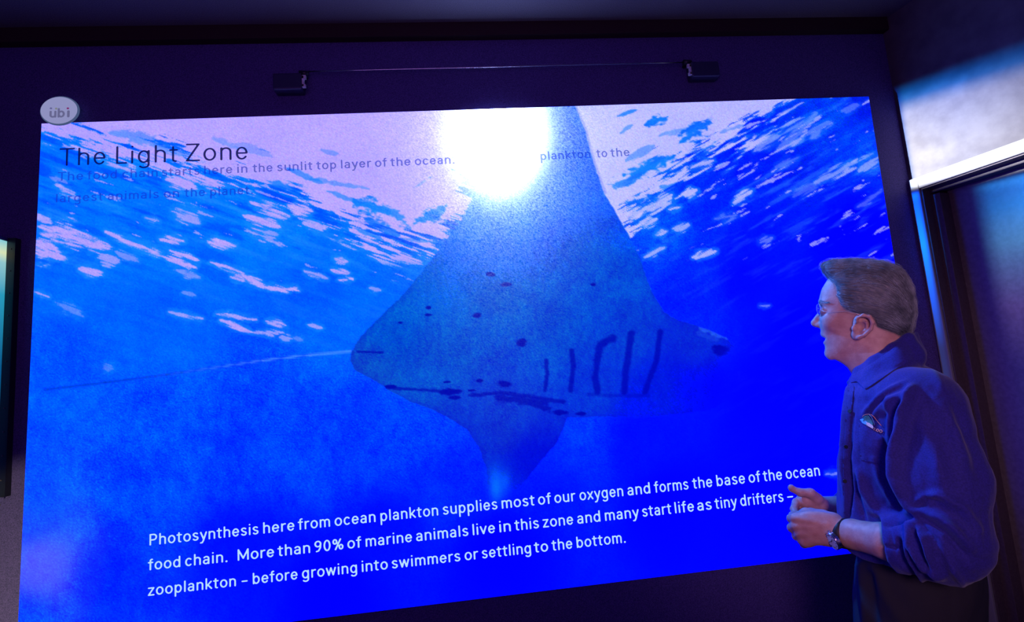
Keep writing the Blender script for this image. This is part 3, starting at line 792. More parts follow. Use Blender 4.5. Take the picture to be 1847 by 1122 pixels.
# ------------------------------------------------------------------ rail with two boxes above the screen
rail = empty('wall_rail', tuple(atY(890, 121, SY)), 'thin steel rod strung between two small black boxes above the screen', 'rail')
za, zb = atY(553, 129, 1.985), atY(1235, 112.5, 1.985)
g = Geo(); g.tube([za + (zb - za) * t for t in np.linspace(0, 1, 9)], 0.0028, 8); g.build('rod', M['rod'], rail, True)
for (x0, y0, x1, y1, side) in ((495, 134, 546, 166, 1), (1246, 113, 1292, 142, -1)):
    a = atY(x0, y1, 1.985); c = atY(x1, y0, 1.985)
    g = Geo(); g.box(a[0], c[0], 1.965, WY - 0.001, a[2], c[2] - 0.004)
    bx_ = g.build('bracket_box', M['box'], rail, bevel=0.006)
    ex = c[0] + 0.001 if side > 0 else a[0] - 0.001; s2 = side
    # bright end plate with a slot
    g = Geo(); h = (c[2] - a[2])
    g.box(min(ex, ex + s2 * 0.008), max(ex, ex + s2 * 0.008), 1.966, 1.980, a[2] + 0.01, a[2] + h * .78)
    g.box(min(ex, ex + s2 * 0.016), max(ex, ex + s2 * 0.016), 1.966, 1.978, a[2] + h * .60, a[2] + h * .80)
    g.box(min(ex, ex + s2 * 0.014), max(ex, ex + s2 * 0.014), 1.966, 1.978, a[2] + 0.008, a[2] + h * .28)
    g.build('end_plate', M['white'], bx_, bevel=0.001)
    kx = c[0] + 0.004 if side > 0 else a[0] - 0.008
    g = Geo(); g.tube([(kx - 0.016, 1.985, c[2] + 0.004), (kx + 0.020, 1.985, c[2] + 0.004)], [0.012, 0.009], 12)
    g.tube([(kx, 1.985, c[2] + 0.004), (kx, WY, c[2] + 0.004)], 0.008, 10)
    g.build('rod_clamp', M['black'], rail, True)
bpy.context.view_layer.update(); adopt(rail)

# ------------------------------------------------------------------ projected light modelled as a round glowing badge at the screen's top left corner
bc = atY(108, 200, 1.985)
logo_standin = empty('projected_logo', tuple(bc), 'small round pale logo lettered in grey, glowing in place of projected light, above the top left corner of the screen', 'logo')
g = Geo(); g.disc(bc, (0, -1, 0), 0.066, 0.055, 0.008, 48); g.build('logo_disc', emat('logo_glow', (0.27, 0.28, 0.52)), logo_standin)
g = Geo(); g.disc(bc + np.array([0, 0.003, 0]), (0, -1, 0), 0.071, 0.060, 0.006, 48); g.build('logo_rim', emat('logo_rim', (0.06, 0.09, 0.20)), logo_standin)
g = Geo(); g.tube([bc + np.array([0, 0.004, 0]), bc + np.array([0, 0.034, 0])], 0.02, 16); g.build('added_logo_standoff', M['black'], logo_standin)
gl = emat('logo_letter', (0.13, 0.13, 0.27)); 
words('logo_letter', [('ub', 89, 115.5), ('\u0131', 120.5, 124.5)], (89, 212.5), (126, 211.5), 18, .085, gl, logo_standin, .08, .024, cap0=.95)
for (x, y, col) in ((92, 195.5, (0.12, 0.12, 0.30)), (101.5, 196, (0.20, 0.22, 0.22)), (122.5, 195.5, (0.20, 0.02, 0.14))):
    g = Geo(); g.disc(atY(x, y, 1.976), (0, -1, 0), 0.0045, 0.0038, 0.0006, 16); g.build('letter_dot', emat('letter_dot', col), logo_standin)
bpy.context.view_layer.update(); adopt(logo_standin)

# ------------------------------------------------------------------ lit display panel at the far left
pe = atY(13, 430, 1.96) + np.array([-.031, 0, 0]); pl = atY(3, 900, 1.96)
panel = empty('display_panel', (pe[0] - 0.13, 1.98, pl[2]), 'glowing cyan display panel cut off at the left edge beside the dark wall strip', 'display')
xr = pe[0] + 0.0
def pbox(g, x0, x1, y0, y1, z0, z1): g.box(x0, x1, y0, y1, z0, z1)
pm = bpy.data.materials.new('panel_glow'); pm.use_nodes = True; nt = pm.node_tree; b = nt.nodes['Principled BSDF']
b.inputs['Base Color'].default_value = (0.1, 0.2, 0.25, 1)
tc = nt.nodes.new('ShaderNodeTexCoord'); sx = nt.nodes.new('ShaderNodeSeparateXYZ'); cr = nt.nodes.new('ShaderNodeValToRGB')
nt.links.new(tc.outputs['Generated'], sx.inputs[0]); nt.links.new(sx.outputs['Z'], cr.inputs[0]); nt.links.new(cr.outputs[0], b.inputs['Emission Color'])
e_ = cr.color_ramp.elements; e_[0].position = 0.0; e_[0].color = (0.0, 0.02, 0.12, 1); e_[1].position = 1.0; e_[1].color = (0.25, 0.65, 0.70, 1)
for pos, col in ((0.5, (0.0, 0.10, 0.25, 1)), (0.78, (0.02, 0.35, 0.50, 1)), (0.91, (0.30, 0.62, 0.62, 1)), (0.95, (0.75, 0.85, 0.45, 1))):
    q = e_.new(pos); q.color = col
b.inputs['Emission Strength'].default_value = 0.9
g = Geo(); 
for k in range(1):
    # rounded right edge so that the light falls off round the corner
    n = 10; zt, zb_ = pe[2], pl[2]
    prof = [(pe[0] - 0.30, WY - 0.002), (pe[0] - 0.30, 1.95)] + [(pe[0] - 0.016 + 0.016 * math.sin(t), 1.966 - 0.016 * math.cos(t)) for t in np.linspace(0, math.pi / 2, n)] + [(pe[0], WY - 0.002)]
    m_ = len(prof)
    for z in (zb_, zt): g.v += [(x, y, z) for x, y in prof]
    for i in range(m_): g.f.append((i, (i + 1) % m_, m_ + (i + 1) % m_, m_ + i))
    g.f.append(tuple(range(m_))[::-1]); g.f.append(tuple(range(m_, 2 * m_)))
g.build('lit_face', pm, panel)
g = Geo(); g.box(pe[0] - 0.31, pe[0] + 0.004, 1.955, WY - 0.001, pe[2], pe[2] + 0.012); g.build('top_edge', M['box'], panel, bevel=0.003)
g = Geo(); g.box(pe[0] + 0.001, pe[0] + 0.030, 1.995, WY - 0.001, pl[2], pe[2] + 0.012); strip = g.build('edge_strip', M['black'], panel)
for k in range(12):
    z = pe[2] - 0.03 - k * 0.085
    g = Geo(); g.disc((pe[0] + 0.016, 1.995, z), (0, -1, 0), 0.0026, 0.0026, 0.002, 10); g.build('rivet', M['jamb'], strip)
bpy.context.view_layer.update(); adopt(panel)
# ------------------------------------------------------------------ the man
YAW = -0.22
man = empty('person', tuple(to_world(np.array([[L(1640, 900)[0], 0, 0]]))[0]),
            'grey-haired man in blue button shirt facing the screen with hands held together', 'person')
def seq(*segs):
    out = []
    for a, b, st in segs: out.append(np.arange(a, b, st))
    return np.concatenate(out)

# ---- torso sections: pixel rows of front and back edge, half width
ROWS = [(655, 1566, 1655, .085), (678, 1541, 1690, .135), (705, 1530, 1702, .168), (740, 1524, 1727, .188), (785, 1519, 1755, .205), (840, 1515, 1768, .205),
        (890, 1514, 1772, .205), (940, 1515, 1772, .20), (985, 1530, 1765, .190), (1030, 1556, 1760, .178)]
def section(rows, yaw=YAW):
    out = []
    for (py, pf, pb, hw) in rows:
        f_, b_ = L(pf, py), L(pb, py)
        E = (b_[0] - f_[0]) / 2; a = math.sqrt(max(E * E - (hw * math.sin(yaw)) ** 2, (0.5 * E) ** 2)) / math.cos(yaw)
        out.append(((f_[1] + b_[1]) / 2, (f_[0] + b_[0]) / 2, -0.01, a, hw))
    return out
TS = section(ROWS)
HIPS = section([(925, 1545, 1745, .160), (965, 1542, 1758, .168), (1000, 1549, 1772, .18), (1040, 1546, 1778, .182), (1090, 1546, 1782, .185), (1140, 1548, 1780, .185), (1190, 1556, 1768, .18)])
zfl = 0.0
uh = HIPS[-1][1]
LEGS = [[(uh + 0.02 * s, HIPS[-1][0] + .02, .092 * s), (uh - .005 + 0.02 * s, 0.47, .10 * s), (uh + 0.02 + 0.03 * s, 0.10, .115 * s)] for s in (1, -1)]

# left arm (near), right arm (far)
SHL, ELL, WRL = L(1675, 745, .155), L(1722, 985, .250), L(1522, 963, .155)
SHR, ELR, WRR = L(1628, 735, -.185), L(1650, 975, -.24), L(1476, 914, -.065)
us = np.arange(-0.285, 0.36, 0.0025)
vs = seq((-0.02, 0.86, .012), (0.86, 1.06, .006), (1.06, 1.335, .0022), (1.335, 1.52, .005), (1.52, 1.86, .0021))
ws = np.arange(-0.36, 0.33, 0.0025)
B = Field(us, vs, ws)
# trunk core under the clothes
B.loft(TS, 0.0, YAW, shrink=0.026)
B.loft(HIPS, 0.03, YAW, shrink=0.034)
for s, lg in zip((1, -1), LEGS):
    B.chain([lg[0], lg[1], lg[2]], [.085, .055, .04], 0.03)
    B.ell((lg[2][0] - .06, .045, lg[2][2]), (.13, .04, .045), 0.02)
B.chain([SHL, L(1708, 975, .245)], [.055, .040], 0.02); B.chain([SHR, ELR], [.055, .043], 0.02)
B.cap(L(1700, 985, .243), L(1600, 977, .205), .043, .038, .012)
B.cap(L(1600, 977, .205), L(1540, 964, .165), .0375, .0325, .010)
B.cap(L(1540, 964, .165), WRL, .0325, .030, .008)
B.cap(ELR, L(1530, 918, -.12), .043, .035, .012); B.cap(L(1530, 918, -.12), WRR, .035, .027, .01)

# left hand: back towards the camera, fingers curling away
hp = lambda x, y, w_: L(1410 + x / 7.48, 860 + y / 7.48, w_ + HW)
HW = 0.030
B.ell(hp(560, 700, .128), (.046, .040, .019), .010)
B.ell(hp(400, 690, .128), (.036, .040, .018), .008)
B.ell(hp(250, 600, .122), (.020, .022, .016), .008)
B.ell(hp(330, 850, .122), (.022, .018, .016), .008)
B.ell(hp(680, 740, .127), (.030, .034, .022), .010)
B.cap(hp(700, 590, .112), hp(330, 500, .105), .019, .015, .010)        # thumb side of the hand
kn = [((172, 560), (130, 565), .0105), ((185, 665), (138, 690), .0110), ((235, 770), (200, 800), .0105), ((320, 885), (300, 905), .0098)]
for i, (k0, k1, rr) in enumerate(kn):
    a = hp(*k0, .128); k = hp(*k1, .112)
    pip = k + np.array([-.001, -.002, -.036]); dip = pip + np.array([.020, -.004, -.016]); tip = dip + np.array([.020, -.002, .006])
    B.cap(hp(430, k0[1] * .7 + 210, .130), a, rr * 1.1, rr, .006)
    B.chain([a, k, pip, dip, tip], [rr, rr * 1.02, rr * .93, rr * .85, rr * .74], .003)
# tendons
for (x0, y0, x1, y1) in ((600, 640, 200, 560), (600, 680, 210, 665), (600, 730, 250, 770)):
    B.cap(hp(x0, y0, .141), hp(x1, y1, .137), .004, .005, .008)
# thumb of the left hand, pointing away over the far hand
B.chain([hp(560, 540, .10), hp(400, 500, .075), hp(300, 505, .05), hp(220, 520, .03)], [.017, .0135, .012, .0095], .006)

HW = 0.012
# right hand: palm up and towards the camera, thumb pointing up and left
B.ell(hp(420, 360, -.035), (.040, .026, .026), .010)
B.cap(WRR, hp(330, 330, -.02), .026, .022, .012)
B.ell(hp(350, 420, -.03), (.030, .034, .020), .010)
B.chain([hp(470, 300, -.02), hp(390, 222, -.004), hp(250, 212, .004), hp(150, 170, .008)], [.017, .0125, .0105, .0088], .005)
B.ell(hp(128, 150, .009), (.0085, .0095, .0085), .004)
for i, (dy, dw) in enumerate(((0, 0), (70, -.006), (140, -.012), (205, -.018))):
    a = hp(280, 300 + dy, -.035 + dw); p1 = hp(195 + 8 * i, 345 + dy, -.008 + dw); p2 = hp(165 + 10 * i, 440 + dy * .9, .028 + dw); p3 = hp(200 + 10 * i, 520 + dy * .85, .052 + dw); p4 = hp(270 + 10 * i, 540 + dy * .8, .062 + dw)
    B.chain([a, p1, p2, p3, p4], [.0115, .0102, .0096, .0088, .0075], .003)

# head
hq = lambda x, y, w_=0.0: L(1430 + x / 4.489, 450 + y / 4.489, w_)
HEADK = .018
def head_mass(Fd, g=0.0):
    Fd.ell(hq(610, 410), (.088 + g, .088 + g, .073 + g), .0)
    Fd.ell(hq(430, 370), (.062 + g, .070 + g, .064 + g), .03)
head_mass(B)
B.ell(hq(420, 560), (.056, .085, .060), .03)
B.ell(hq(370, 760), (.040, .045, .040), .03)
B.ell(hq(540, 760), (.060, .050, .060), .03)
B.ell(hq(310, 850), (.022, .022, .022), .02)
B.ell(hq(420, 850), (.050, .028, .040), .025)
B.chain([hq(700, 640), hq(680, 900), hq(720, 1100)], [.060, .060, .052], .03)
B.chain([hq(480, 820), hq(610, 1010)], [.040, .036], .03)
B.ell(hq(290, 440), (.020, .012, .048), .015)                       # brow ridge
for s in (1, -1):
    B.ell(hq(330, 580, .040 * s), (.026, .024, .020), .02)          # cheekbones
    B.ell(hq(300, 650, .022 * s), (.016, .030, .016), .015)
    B.ell(hq(258, 500, .033 * s), (.016, .0135, .019), .010, 'sub') # sockets
B.chain([hq(262, 470), hq(215, 540), hq(182, 598)], [.011, .0115, .0145], .010)   # nose
B.ell(hq(178, 600), (.0135, .0115, .012), .006)
for s in (1, -1):
    B.ell(hq(222, 618, .0125 * s), (.0125, .0095, .0075), .005)
    B.ell(hq(205, 642, .0075 * s), (.006, .003, .0034), .002, 'sub')
    B.ell(hq(272, 498, .033 * s), (.0175, .0130, .0200), .006)      # closed-over lids round the eyeball
B.ell(hq(262, 690), (.013, .010, .024), .008)                       # upper lip
B.ell(hq(272, 770), (.012, .009, .021), .008)
B.ell(hq(262, 733), (.016, .0045, .021), .003, 'sub')               # open mouth
B.ell(hq(300, 733), (.014, .008, .016), .003, 'sub')
PROF = [(640, 60), (320, 200), (262, 290), (238, 330), (220, 385), (210, 425), (222, 450), (236, 470), (226, 490), (205, 512), (172, 550), (147, 583), (146, 600), (156, 618), (182, 632), (214, 640), (220, 655),
        (224, 690), (238, 708), (262, 716), (272, 724), (262, 738), (250, 746), (250, 760), (262, 776), (266, 800), (260, 830), (262, 852), (276, 872), (296, 890), (320, 896), (345, 890), (372, 902), (410, 924), (448, 955), (470, 990), (500, 1040), (520, 1180), (1150, 1180), (1040, 760), (1040, 300), (900, 120)]
_lo = hq(100, 1100); _hi = hq(1060, 0)
B.prism([tuple(hq(x, y)[:2]) for x, y in PROF], .006, 'and', (-.2, hq(0, 1110)[1], -.075), (.3, 1.88, .10))
# ears
for s in (1, -1):
    e0 = hq(562, 610, .070 * s)
    B.ell(e0, (.0195, .0275, .008), .006)
    B.ell(hq(515, 690, .068 * s), (.011, .014, .008), .006)
    rim = [hq(520, 600, .080 * s), hq(525, 558, .083 * s), hq(570, 533, .086 * s), hq(622, 545, .087 * s), hq(648, 590, .086 * s), hq(632, 645, .083 * s), hq(585, 690, .079 * s), hq(530, 715, .075 * s)]
    B.chain(rim, [.0035, .0042, .0045, .0045, .0045, .004, .004, .005], .0035)
    B.chain([hq(560, 580, .080 * s), hq(598, 590, .082 * s), hq(600, 640, .080 * s), hq(560, 668, .077 * s)], [.003, .003, .003, .003], .003)
    B.ell(hq(545, 625, .082 * s), (.0095, .0115, .010), .003, 'sub')
    B.ell(hq(560, 568, .084 * s), (.0085, .006, .006), .003, 'sub')
    B.ell(hq(496, 640, .074 * s), (.006, .008, .006), .004)
V, Q = B.mesh()
V = relax(V, Q, 1, .35)
BV_, BQ_ = V, Q
body = mesh('body', to_world(V), Q, M['skin'], man, True)

def visbvh(o):
    me = o.data
    v = np.empty(len(me.vertices) * 3, np.float32); me.vertices.foreach_get('co', v)
    return BVHTree.FromPolygons([tuple(q) for q in v.reshape(-1, 3).tolist()], [tuple(p.vertices) for p in me.polygons])

# eyes
for s in (1, -1):
    g = Geo(); c = hq(268, 503, .032 * s)
    n = 14
    for i in range(n + 1):
        for j in range(20):
            th = math.pi * i / n; ph = 2 * math.pi * j / 20
            g.v.append(tuple(lw(c + .0118 * np.array([math.cos(th) * -1, math.sin(th) * math.cos(ph), math.sin(th) * math.sin(ph)]))))
    for i in range(n):
        for j in range(20): g.f.append((i * 20 + j, i * 20 + (j + 1) % 20, (i + 1) * 20 + (j + 1) % 20, (i + 1) * 20 + j))
    eye = g.build('eye', M['eye'], man, True)
    g = Geo(); g.disc(lw(c + np.array([-.0106, .001, 0])), -UV * 1.0, .0055, .0055, .0012, 16); g.build('iris', M['iris'], eye)

# ---- hair: one shaped mass and fine strands laid over it
H = Field(np.arange(-.13, .14, .0026), np.arange(1.57, 1.85, .0026), np.arange(-.105, .105, .0026))
H.ell(hq(630, 400), (.112, .118, .086), 0)
H.ell(hq(480, 330), (.075, .088, .077), .02)
H.ell(hq(330, 175, 0), (.036, .034, .058), .03)
H.ell(hq(820, 560, 0), (.045, .055, .062), .02)
HP = [(322, 262), (300, 235), (272, 205), (240, 160), (222, 135), (240, 112), (300, 96), (400, 90), (500, 88), (640, 98), (750, 114), (850, 152), (915, 225), (955, 320), (978, 420), (984, 520), (968, 620), (945, 695), (900, 735), (860, 762), (800, 765), (765, 735), (728, 690), (672, 640), (668, 560), (620, 535), (560, 528), (500, 520), (440, 500), (405, 470), (378, 420), (368, 375), (378, 335), (350, 290)]
H.prism([tuple(hq(x, y)[:2]) for x, y in HP], .012, 'and', (-9,) * 3, (9,) * 3)
Vh, Qh = H.mesh(); Vh = relax(Vh, Qh, 2, .5)
Nh = vnormals(Vh, Qh)
gx = fbm((Vh[:, 0] * .8 + Vh[:, 1] * .6) * 330, (-Vh[:, 0] * .6 + Vh[:, 1] * .8) * 60 + Vh[:, 2] * 90, 5, 3) - .5
Vh = Vh + Nh * (gx * .0028)[:, None]
hair = mesh('hair', to_world(Vh), Qh, M['hair'], man, True)
rng = np.random.default_rng(11)
_w = to_world(Vh); bv = BVHTree.FromPolygons([tuple(q) for q in Vh.tolist()], [tuple(q) for q in Qh.tolist()])
sv, sf = [], []
top_v = hq(0, 190)[1]; c_u = hq(640, 400)
nst = 9000
pick = rng.integers(0, len(Vh), nst)
for i in pick:
    p = Vector(Vh[i]); nrm = Vector(Nh[i])
    if p.z * 0 + Vh[i, 1] < hq(0, 770)[1]: continue
    Ls = rng.uniform(.018, .045); lift = rng.uniform(.0003, .0022) if rng.random() < .8 else rng.uniform(.003, .007)
    pts = []
    st = 6
    for k in range(st):
        du = p.x - c_u[0]; dv = p.y - c_u[1]
        back = min(max((du + .02) / .11, 0), 1); up_ = min(max(dv / .09, 0), 1)
        d = Vector((.95 - .75 * back, -.30 - .55 * back + .22 * up_ * (1 - back), .25 * (1 if p.z > 0 else -1) * up_ * .6))
        if du < -.085 and dv > .03: d = Vector((.45, .55, 0)) * -1 if rng.random() < .5 else Vector((.7, .3, 0))
        d += Vector(rng.normal(size=3) * .10)
        d = (d - nrm * d.dot(nrm)).normalized()
        pts.append(p + nrm * (.0006 + lift * math.sin(math.pi * min(1, (k + .6) / st))))
        q = p + d * (Ls / st)
        hit = bv.find_nearest(q)
        if hit[0] is None: break
        p, nrm = hit[0], hit[1]
        if nrm.dot(pts[-1] - hit[0]) < -.01: nrm = -nrm
    if len(pts) < 4: continue
    b0 = len(sv); m_ = len(pts)
    wd = np.array([[a.x, a.y, a.z] for a in pts])
    for k in range(m_):
        t = (pts[min(k + 1, m_ - 1)] - pts[max(k - 1, 0)]).normalized()
        a = t.cross(Vector((.3, .5, .8))).normalized(); bb = t.cross(a)
        r = .00027 * (1 - .75 * k / (m_ - 1))
        for j in range(3):
            an = 2.094 * j; sv.append(tuple(pts[k] + a * (math.cos(an) * r) + bb * (math.sin(an) * r)))
    for k in range(m_ - 1):
        for j in range(3): sf.append((b0 + k * 3 + j, b0 + k * 3 + (j + 1) % 3, b0 + (k + 1) * 3 + (j + 1) % 3, b0 + (k + 1) * 3 + j))
so_ = mesh('hair_strands', to_world(np.array(sv)), np.array(sf), M['strand'], man); so_['kind'] = 'stuff'
# eyebrows
sv, sf = [], []
VB = BVHTree.FromPolygons([tuple(q) for q in BV_.tolist()], [tuple(q) for q in BQ_.tolist()])
for s in (1, -1):
    for _ in range(150):
        t = rng.random(); c = hq(222 + 34 * t * 1.0 + rng.normal() * 3, 425 + rng.normal() * 5 + 8 * t, (.012 + .042 * t) * s)
        c = c + np.array([-.0005 + .010 * t * t, 0, 0])
        hit = VB.find_nearest(Vector(c))
        if hit[0] is not None: c = np.array(hit[0]) + np.array(hit[1]) * .0008
        e = c + np.array([.004 + .003 * t, .002 - .004 * t, .006 * s])
        b0 = len(sv)
        for k, q in enumerate((c, (c + e) / 2 + np.array([-.0015, 0, 0]), e)):
            for j in range(3):
                an = 2.094 * j; sv.append((q[0] + math.cos(an) * .00028, q[1] + math.sin(an) * .00028, q[2]))
        for k in range(2):
            for j in range(3): sf.append((b0 + k * 3 + j, b0 + k * 3 + (j + 1) % 3, b0 + (k + 1) * 3 + (j + 1) % 3, b0 + (k + 1) * 3 + j))
eb = mesh('eyebrows', to_world(np.array(sv)), np.array(sf), M['strand'], man); eb['kind'] = 'stuff'

# ---- shirt
Sh = Field(np.arange(-.19, .37, .0034), np.arange(.93, 1.70, .0034), np.arange(-.36, .345, .0034))
Sh.loft(TS, 0, YAW)
Sh.ell(L(1652, 714, .12), (.082, .064, .082), .04)
Sh.ell(L(1625, 712, -.13), (.080, .065, .085), .04)
S2 = Field(Sh.us, Sh.vs, Sh.ws)
S2.chain([L(1670, 742, .158), L(1698, 860, .200), L(1710, 955, .235)], [.076, .077, .068], .03)
S2.ell(L(1712, 976, .245), (.070, .068, .062), .02)
S2.ell(L(1688, 990, .240), (.066, .056, .055), .02)
S2.cap(L(1700, 992, .240), L(1600, 978, .203), .060, .050, .02)
S2.cap(L(1640, 984, .222), L(1590, 977, .202), .057, .053, .01)
cuff = [tuple(L(x, y, .21)[:2]) for x, y in ((1400, 850), (1588, 930), (1590, 948), (1594, 970), (1600, 992), (1609, 1010), (1622, 1030), (1560, 1120), (1400, 1120))]
X_, Y_ = np.meshgrid(Sh.us, Sh.vs, indexing='ij')
S2.F = np.maximum(S2.F, polysd(X_, Y_, cuff)[:, :, None].astype(np.float32))
S2.cap(L(1640, 984, .222), L(1560, 970, .185), .045, .043, .003, 'sub')
Sh.chain([L(1628, 735, -.185), ELR, L(1535, 915, -.13)], [.078, .068, .046], .03)
# collar rolls round the neck
cl = [L(1534, 676, .020), L(1550, 668, .055), L(1576, 651, .072), L(1612, 628, .070), L(1638, 610, .040), L(1645, 606, 0)]
for s in (1, -1):
    pp = [p * np.array([1, 1, s]) for p in cl]
    Sh.chain(pp, [.008, .010, .011, .012, .012, .012], .01)
    Sh.chain([p + np.array([.003, -.018, .004 * s]) for p in pp], [.013, .016, .017, .015, .012, .010], .012)
    Sh.chain([p + np.array([.004, -.045, .008 * s]) for p in pp[1:]], [.022, .026, .024, .018, .014], .025)
# neck opening
Sh.chain([hq(560, 700), hq(600, 900)], [.056, .056], .006, 'sub')
Sh.chain([hq(480, 900), hq(560, 1000)], [.040, .044], .006, 'sub')
Sh.ell(hq(760, 610), (.060, .050, .058), .006, 'sub')
# hem cut
hem = L(1620, 1016, .15)[1]
Sh.F = np.maximum(Sh.F, (hem - Sh.vs)[None, :, None] + 0.10 * np.clip(-.02 - Sh.us, 0, 1)[:, None, None] * 0)
Sh.F = smin(Sh.F, S2.F, .022).astype(np.float32)
V, Q = Sh.mesh(); V = relax(V, Q, 2, .5)
Nn = vnormals(V, Q)
PXY = to_px(to_world(V))
vis = 1 / (1 + np.exp(-(Nn[:, 2] + .15) * 9))
FOLDS = [ # polyline in photograph points, height in m, half width in px
 ([(1560, 745), (1580, 727), (1603, 708), (1632, 689)], .0060, 6), ([(1576, 750), (1607, 723), (1646, 704)], .0055, 6), ([(1592, 748), (1620, 722), (1650, 713)], .004, 5),
 ([(1609, 722), (1608, 771), (1606, 815)], .006, 6), ([(1641, 720), (1625, 752), (1613, 792)], .006, 6),
 ([(1645, 700), (1636, 745), (1627, 790), (1621, 830), (1624, 862), (1637, 900), (1650, 930)], .012, 9),
 ([(1618, 745), (1611, 800), (1607, 850), (1616, 890), (1632, 925)], -.010, 7),
 ([(1662, 921), (1697, 937), (1725, 960), (1752, 990)], .007, 8), ([(1648, 942), (1668, 970), (1677, 1003), (1692, 1036)], .007, 6),
 ([(1672, 965), (1701, 1000), (1734, 1050)], .007, 6), ([(1640, 946), (1645, 985), (1668, 1020), (1700, 1040)], .008, 6),
 ([(1659, 945), (1686, 978), (1712, 1020)], -.007, 5), ([(1653, 950), (1660, 985), (1676, 1025)], -.006, 4), ([(1665, 934), (1705, 960), (1740, 1000)], -.006, 6),
 ([(1621, 975), (1631, 1010), (1652, 1038)], -.008, 6), ([(1630, 965), (1640, 1010), (1665, 1046)], .006, 5),
 ([(1655, 905), (1690, 893), (1735, 915), (1765, 955)], .006, 9), ([(1650, 935), (1640, 930), (1600, 945)], -.008, 6),
 ([(1660, 912), (1672, 900), (1700, 905)], -.005, 5),
 ([(1530, 700), (1527, 740), (1522, 800), (1521, 860), (1524, 930)], .004, 4), ([(1540, 720), (1534, 770), (1530, 830), (1531, 930)], -.003, 4),
 ([(1548, 850), (1556, 885), (1580, 925)], .005, 6), ([(1540, 860), (1545, 900), (1560, 940)], -.005, 5), ([(1528, 835), (1530, 880), (1526, 935)], -.006, 4),
 ([(1575, 830), (1590, 870), (1612, 905), (1635, 930)], .005, 7), ([(1594, 800), (1597, 850), (1620, 900)], -.006, 6),
 ([(1690, 720), (1720, 770), (1740, 830)], .004, 12), ([(1660, 760), (1690, 830), (1700, 880)], .0035, 14), ([(1720, 740), (1755, 800), (1775, 870)], -.004, 12),
 ([(1655, 640), (1680, 665), (1700, 700)], .003, 8), ([(1596, 660), (1622, 655), (1650, 660)], .003, 7),
 ([(1592, 985), (1612, 988), (1625, 990)], -.003, 2.5), ([(1605, 950), (1608, 980), (1620, 1010)], -.002, 2.5)]
disp = np.zeros(len(V))
for pl_, h_, wd_ in FOLDS:
    dm = np.full(len(V), 1e9); tt = np.zeros(len(V)); n_ = len(pl_) - 1
    for i in range(n_):
        d, t = seg(PXY[:, 0], PXY[:, 1], *pl_[i], *pl_[i + 1])
        k = d < dm; dm[k] = d[k]; tt[k] = (i + t[k]) / n_
    e = np.exp(-(dm / wd_) ** 2) * np.sin(np.pi * np.clip(tt * .86 + .07, 0, 1)) ** .6
    disp += 2.3 * h_ * e
wr = (fbm(V[:, 0] * 22 + V[:, 2] * 9, V[:, 1] * 16, 8, 3) - .5) * .010 + (fbm(V[:, 0] * 60, V[:, 1] * 30 + V[:, 2] * 50, 18, 2) - .5) * .003
nb = np.clip((1.56 - V[:, 1]) / .08, 0, 1)
V = V + Nn * ((disp * vis * nb + wr * nb)[:, None])
V = relax(V, Q, 1, .4)
shirt = mesh('shirt', to_world(V), Q, M['shirt'], man, True)
SB = BVHTree.FromPolygons([tuple(q) for q in to_world(V).tolist()], [tuple(q) for q in Q.tolist()])

def inpoly(x, y, P_):
    return polysd(np.array([[x]]), np.array([[y]]), P_)[0, 0]
def patch(name, poly, m, parent, lift=.003, thick=.002, step=2.5, puff=0.0, bvh=None):
    """a thin piece of cloth cut to poly and laid on the shirt's surface"""
    bvh = bvh or SB
    P_ = np.array(poly, float); x0, y0 = P_.min(0); x1, y1 = P_.max(0)
    xs = np.arange(x0 - step, x1 + step * 1.5, step); ys = np.arange(y0 - step, y1 + step * 1.5, step)
    X, Y = np.meshgrid(xs, ys, indexing='ij'); sd = polysd(X, Y, poly)
    # pull the border vertices on to the outline
    gxx, gyy = np.gradient(sd, xs, ys)
    nr = (sd < 0) & (sd > -step * 1.3)
    gl2 = gxx ** 2 + gyy ** 2 + 1e-6
    X = np.where(nr, X - gxx / gl2 * sd, X); Y = np.where(nr, Y - gyy / gl2 * sd, Y)
    ok = sd > -step * 1.3
    idx = {}; v = []; top = []
    for i in range(X.shape[0]):
        for j in range(X.shape[1]):
            if not ok[i, j]: continue
            d = ray(X[i, j], Y[i, j]); d = d / np.linalg.norm(d)
            hit = bvh.ray_cast(Vector(CAM), Vector(d))
            if hit[0] is None: continue
            nn = hit[1] if hit[1].dot(Vector(d)) < 0 else -hit[1]
            ed = min(1, max(sd[i, j], 0) / 6.)
            idx[i, j] = len(v); v.append(hit[0] - Vector(d) * (lift + thick * .5 + puff * ed))
    k = len(v); v2 = []
    dirs = [(p - Vector(CAM)).normalized() for p in v]
    v2 = [p + d_ * thick for p, d_ in zip(v, dirs)]
    f = []
    for (i, j), a in idx.items():
        q = [idx.get((i, j)), idx.get((i, j + 1)), idx.get((i + 1, j + 1)), idx.get((i + 1, j))]
        if None in q: continue
        if max((v[q[0]] - v[q[2]]).length, (v[q[1]] - v[q[3]]).length) > .03: continue
        f.append(tuple(q)); f.append(tuple(k + t for t in q[::-1]))
    cnt = {}
    for q in f[::2]:
        for a, b_ in zip(q, q[1:] + q[:1]): cnt[(a, b_)] = 1
    for (a, b_) in list(cnt):
        if (b_, a) not in cnt: f.append((b_, a, k + a, k + b_))
    return mesh(name, [tuple(p) for p in v + v2], f, m, parent, True)
patch('collar_leaf', [(1531, 672), (1537, 676), (1556, 666), (1580, 650), (1606, 632), (1630, 612), (1650, 640), (1640, 652), (1612, 668), (1590, 683), (1568, 698), (1560, 702), (1545, 688), (1534, 690)], M['shirt'], man, .004, .0025, 1.4, .003)
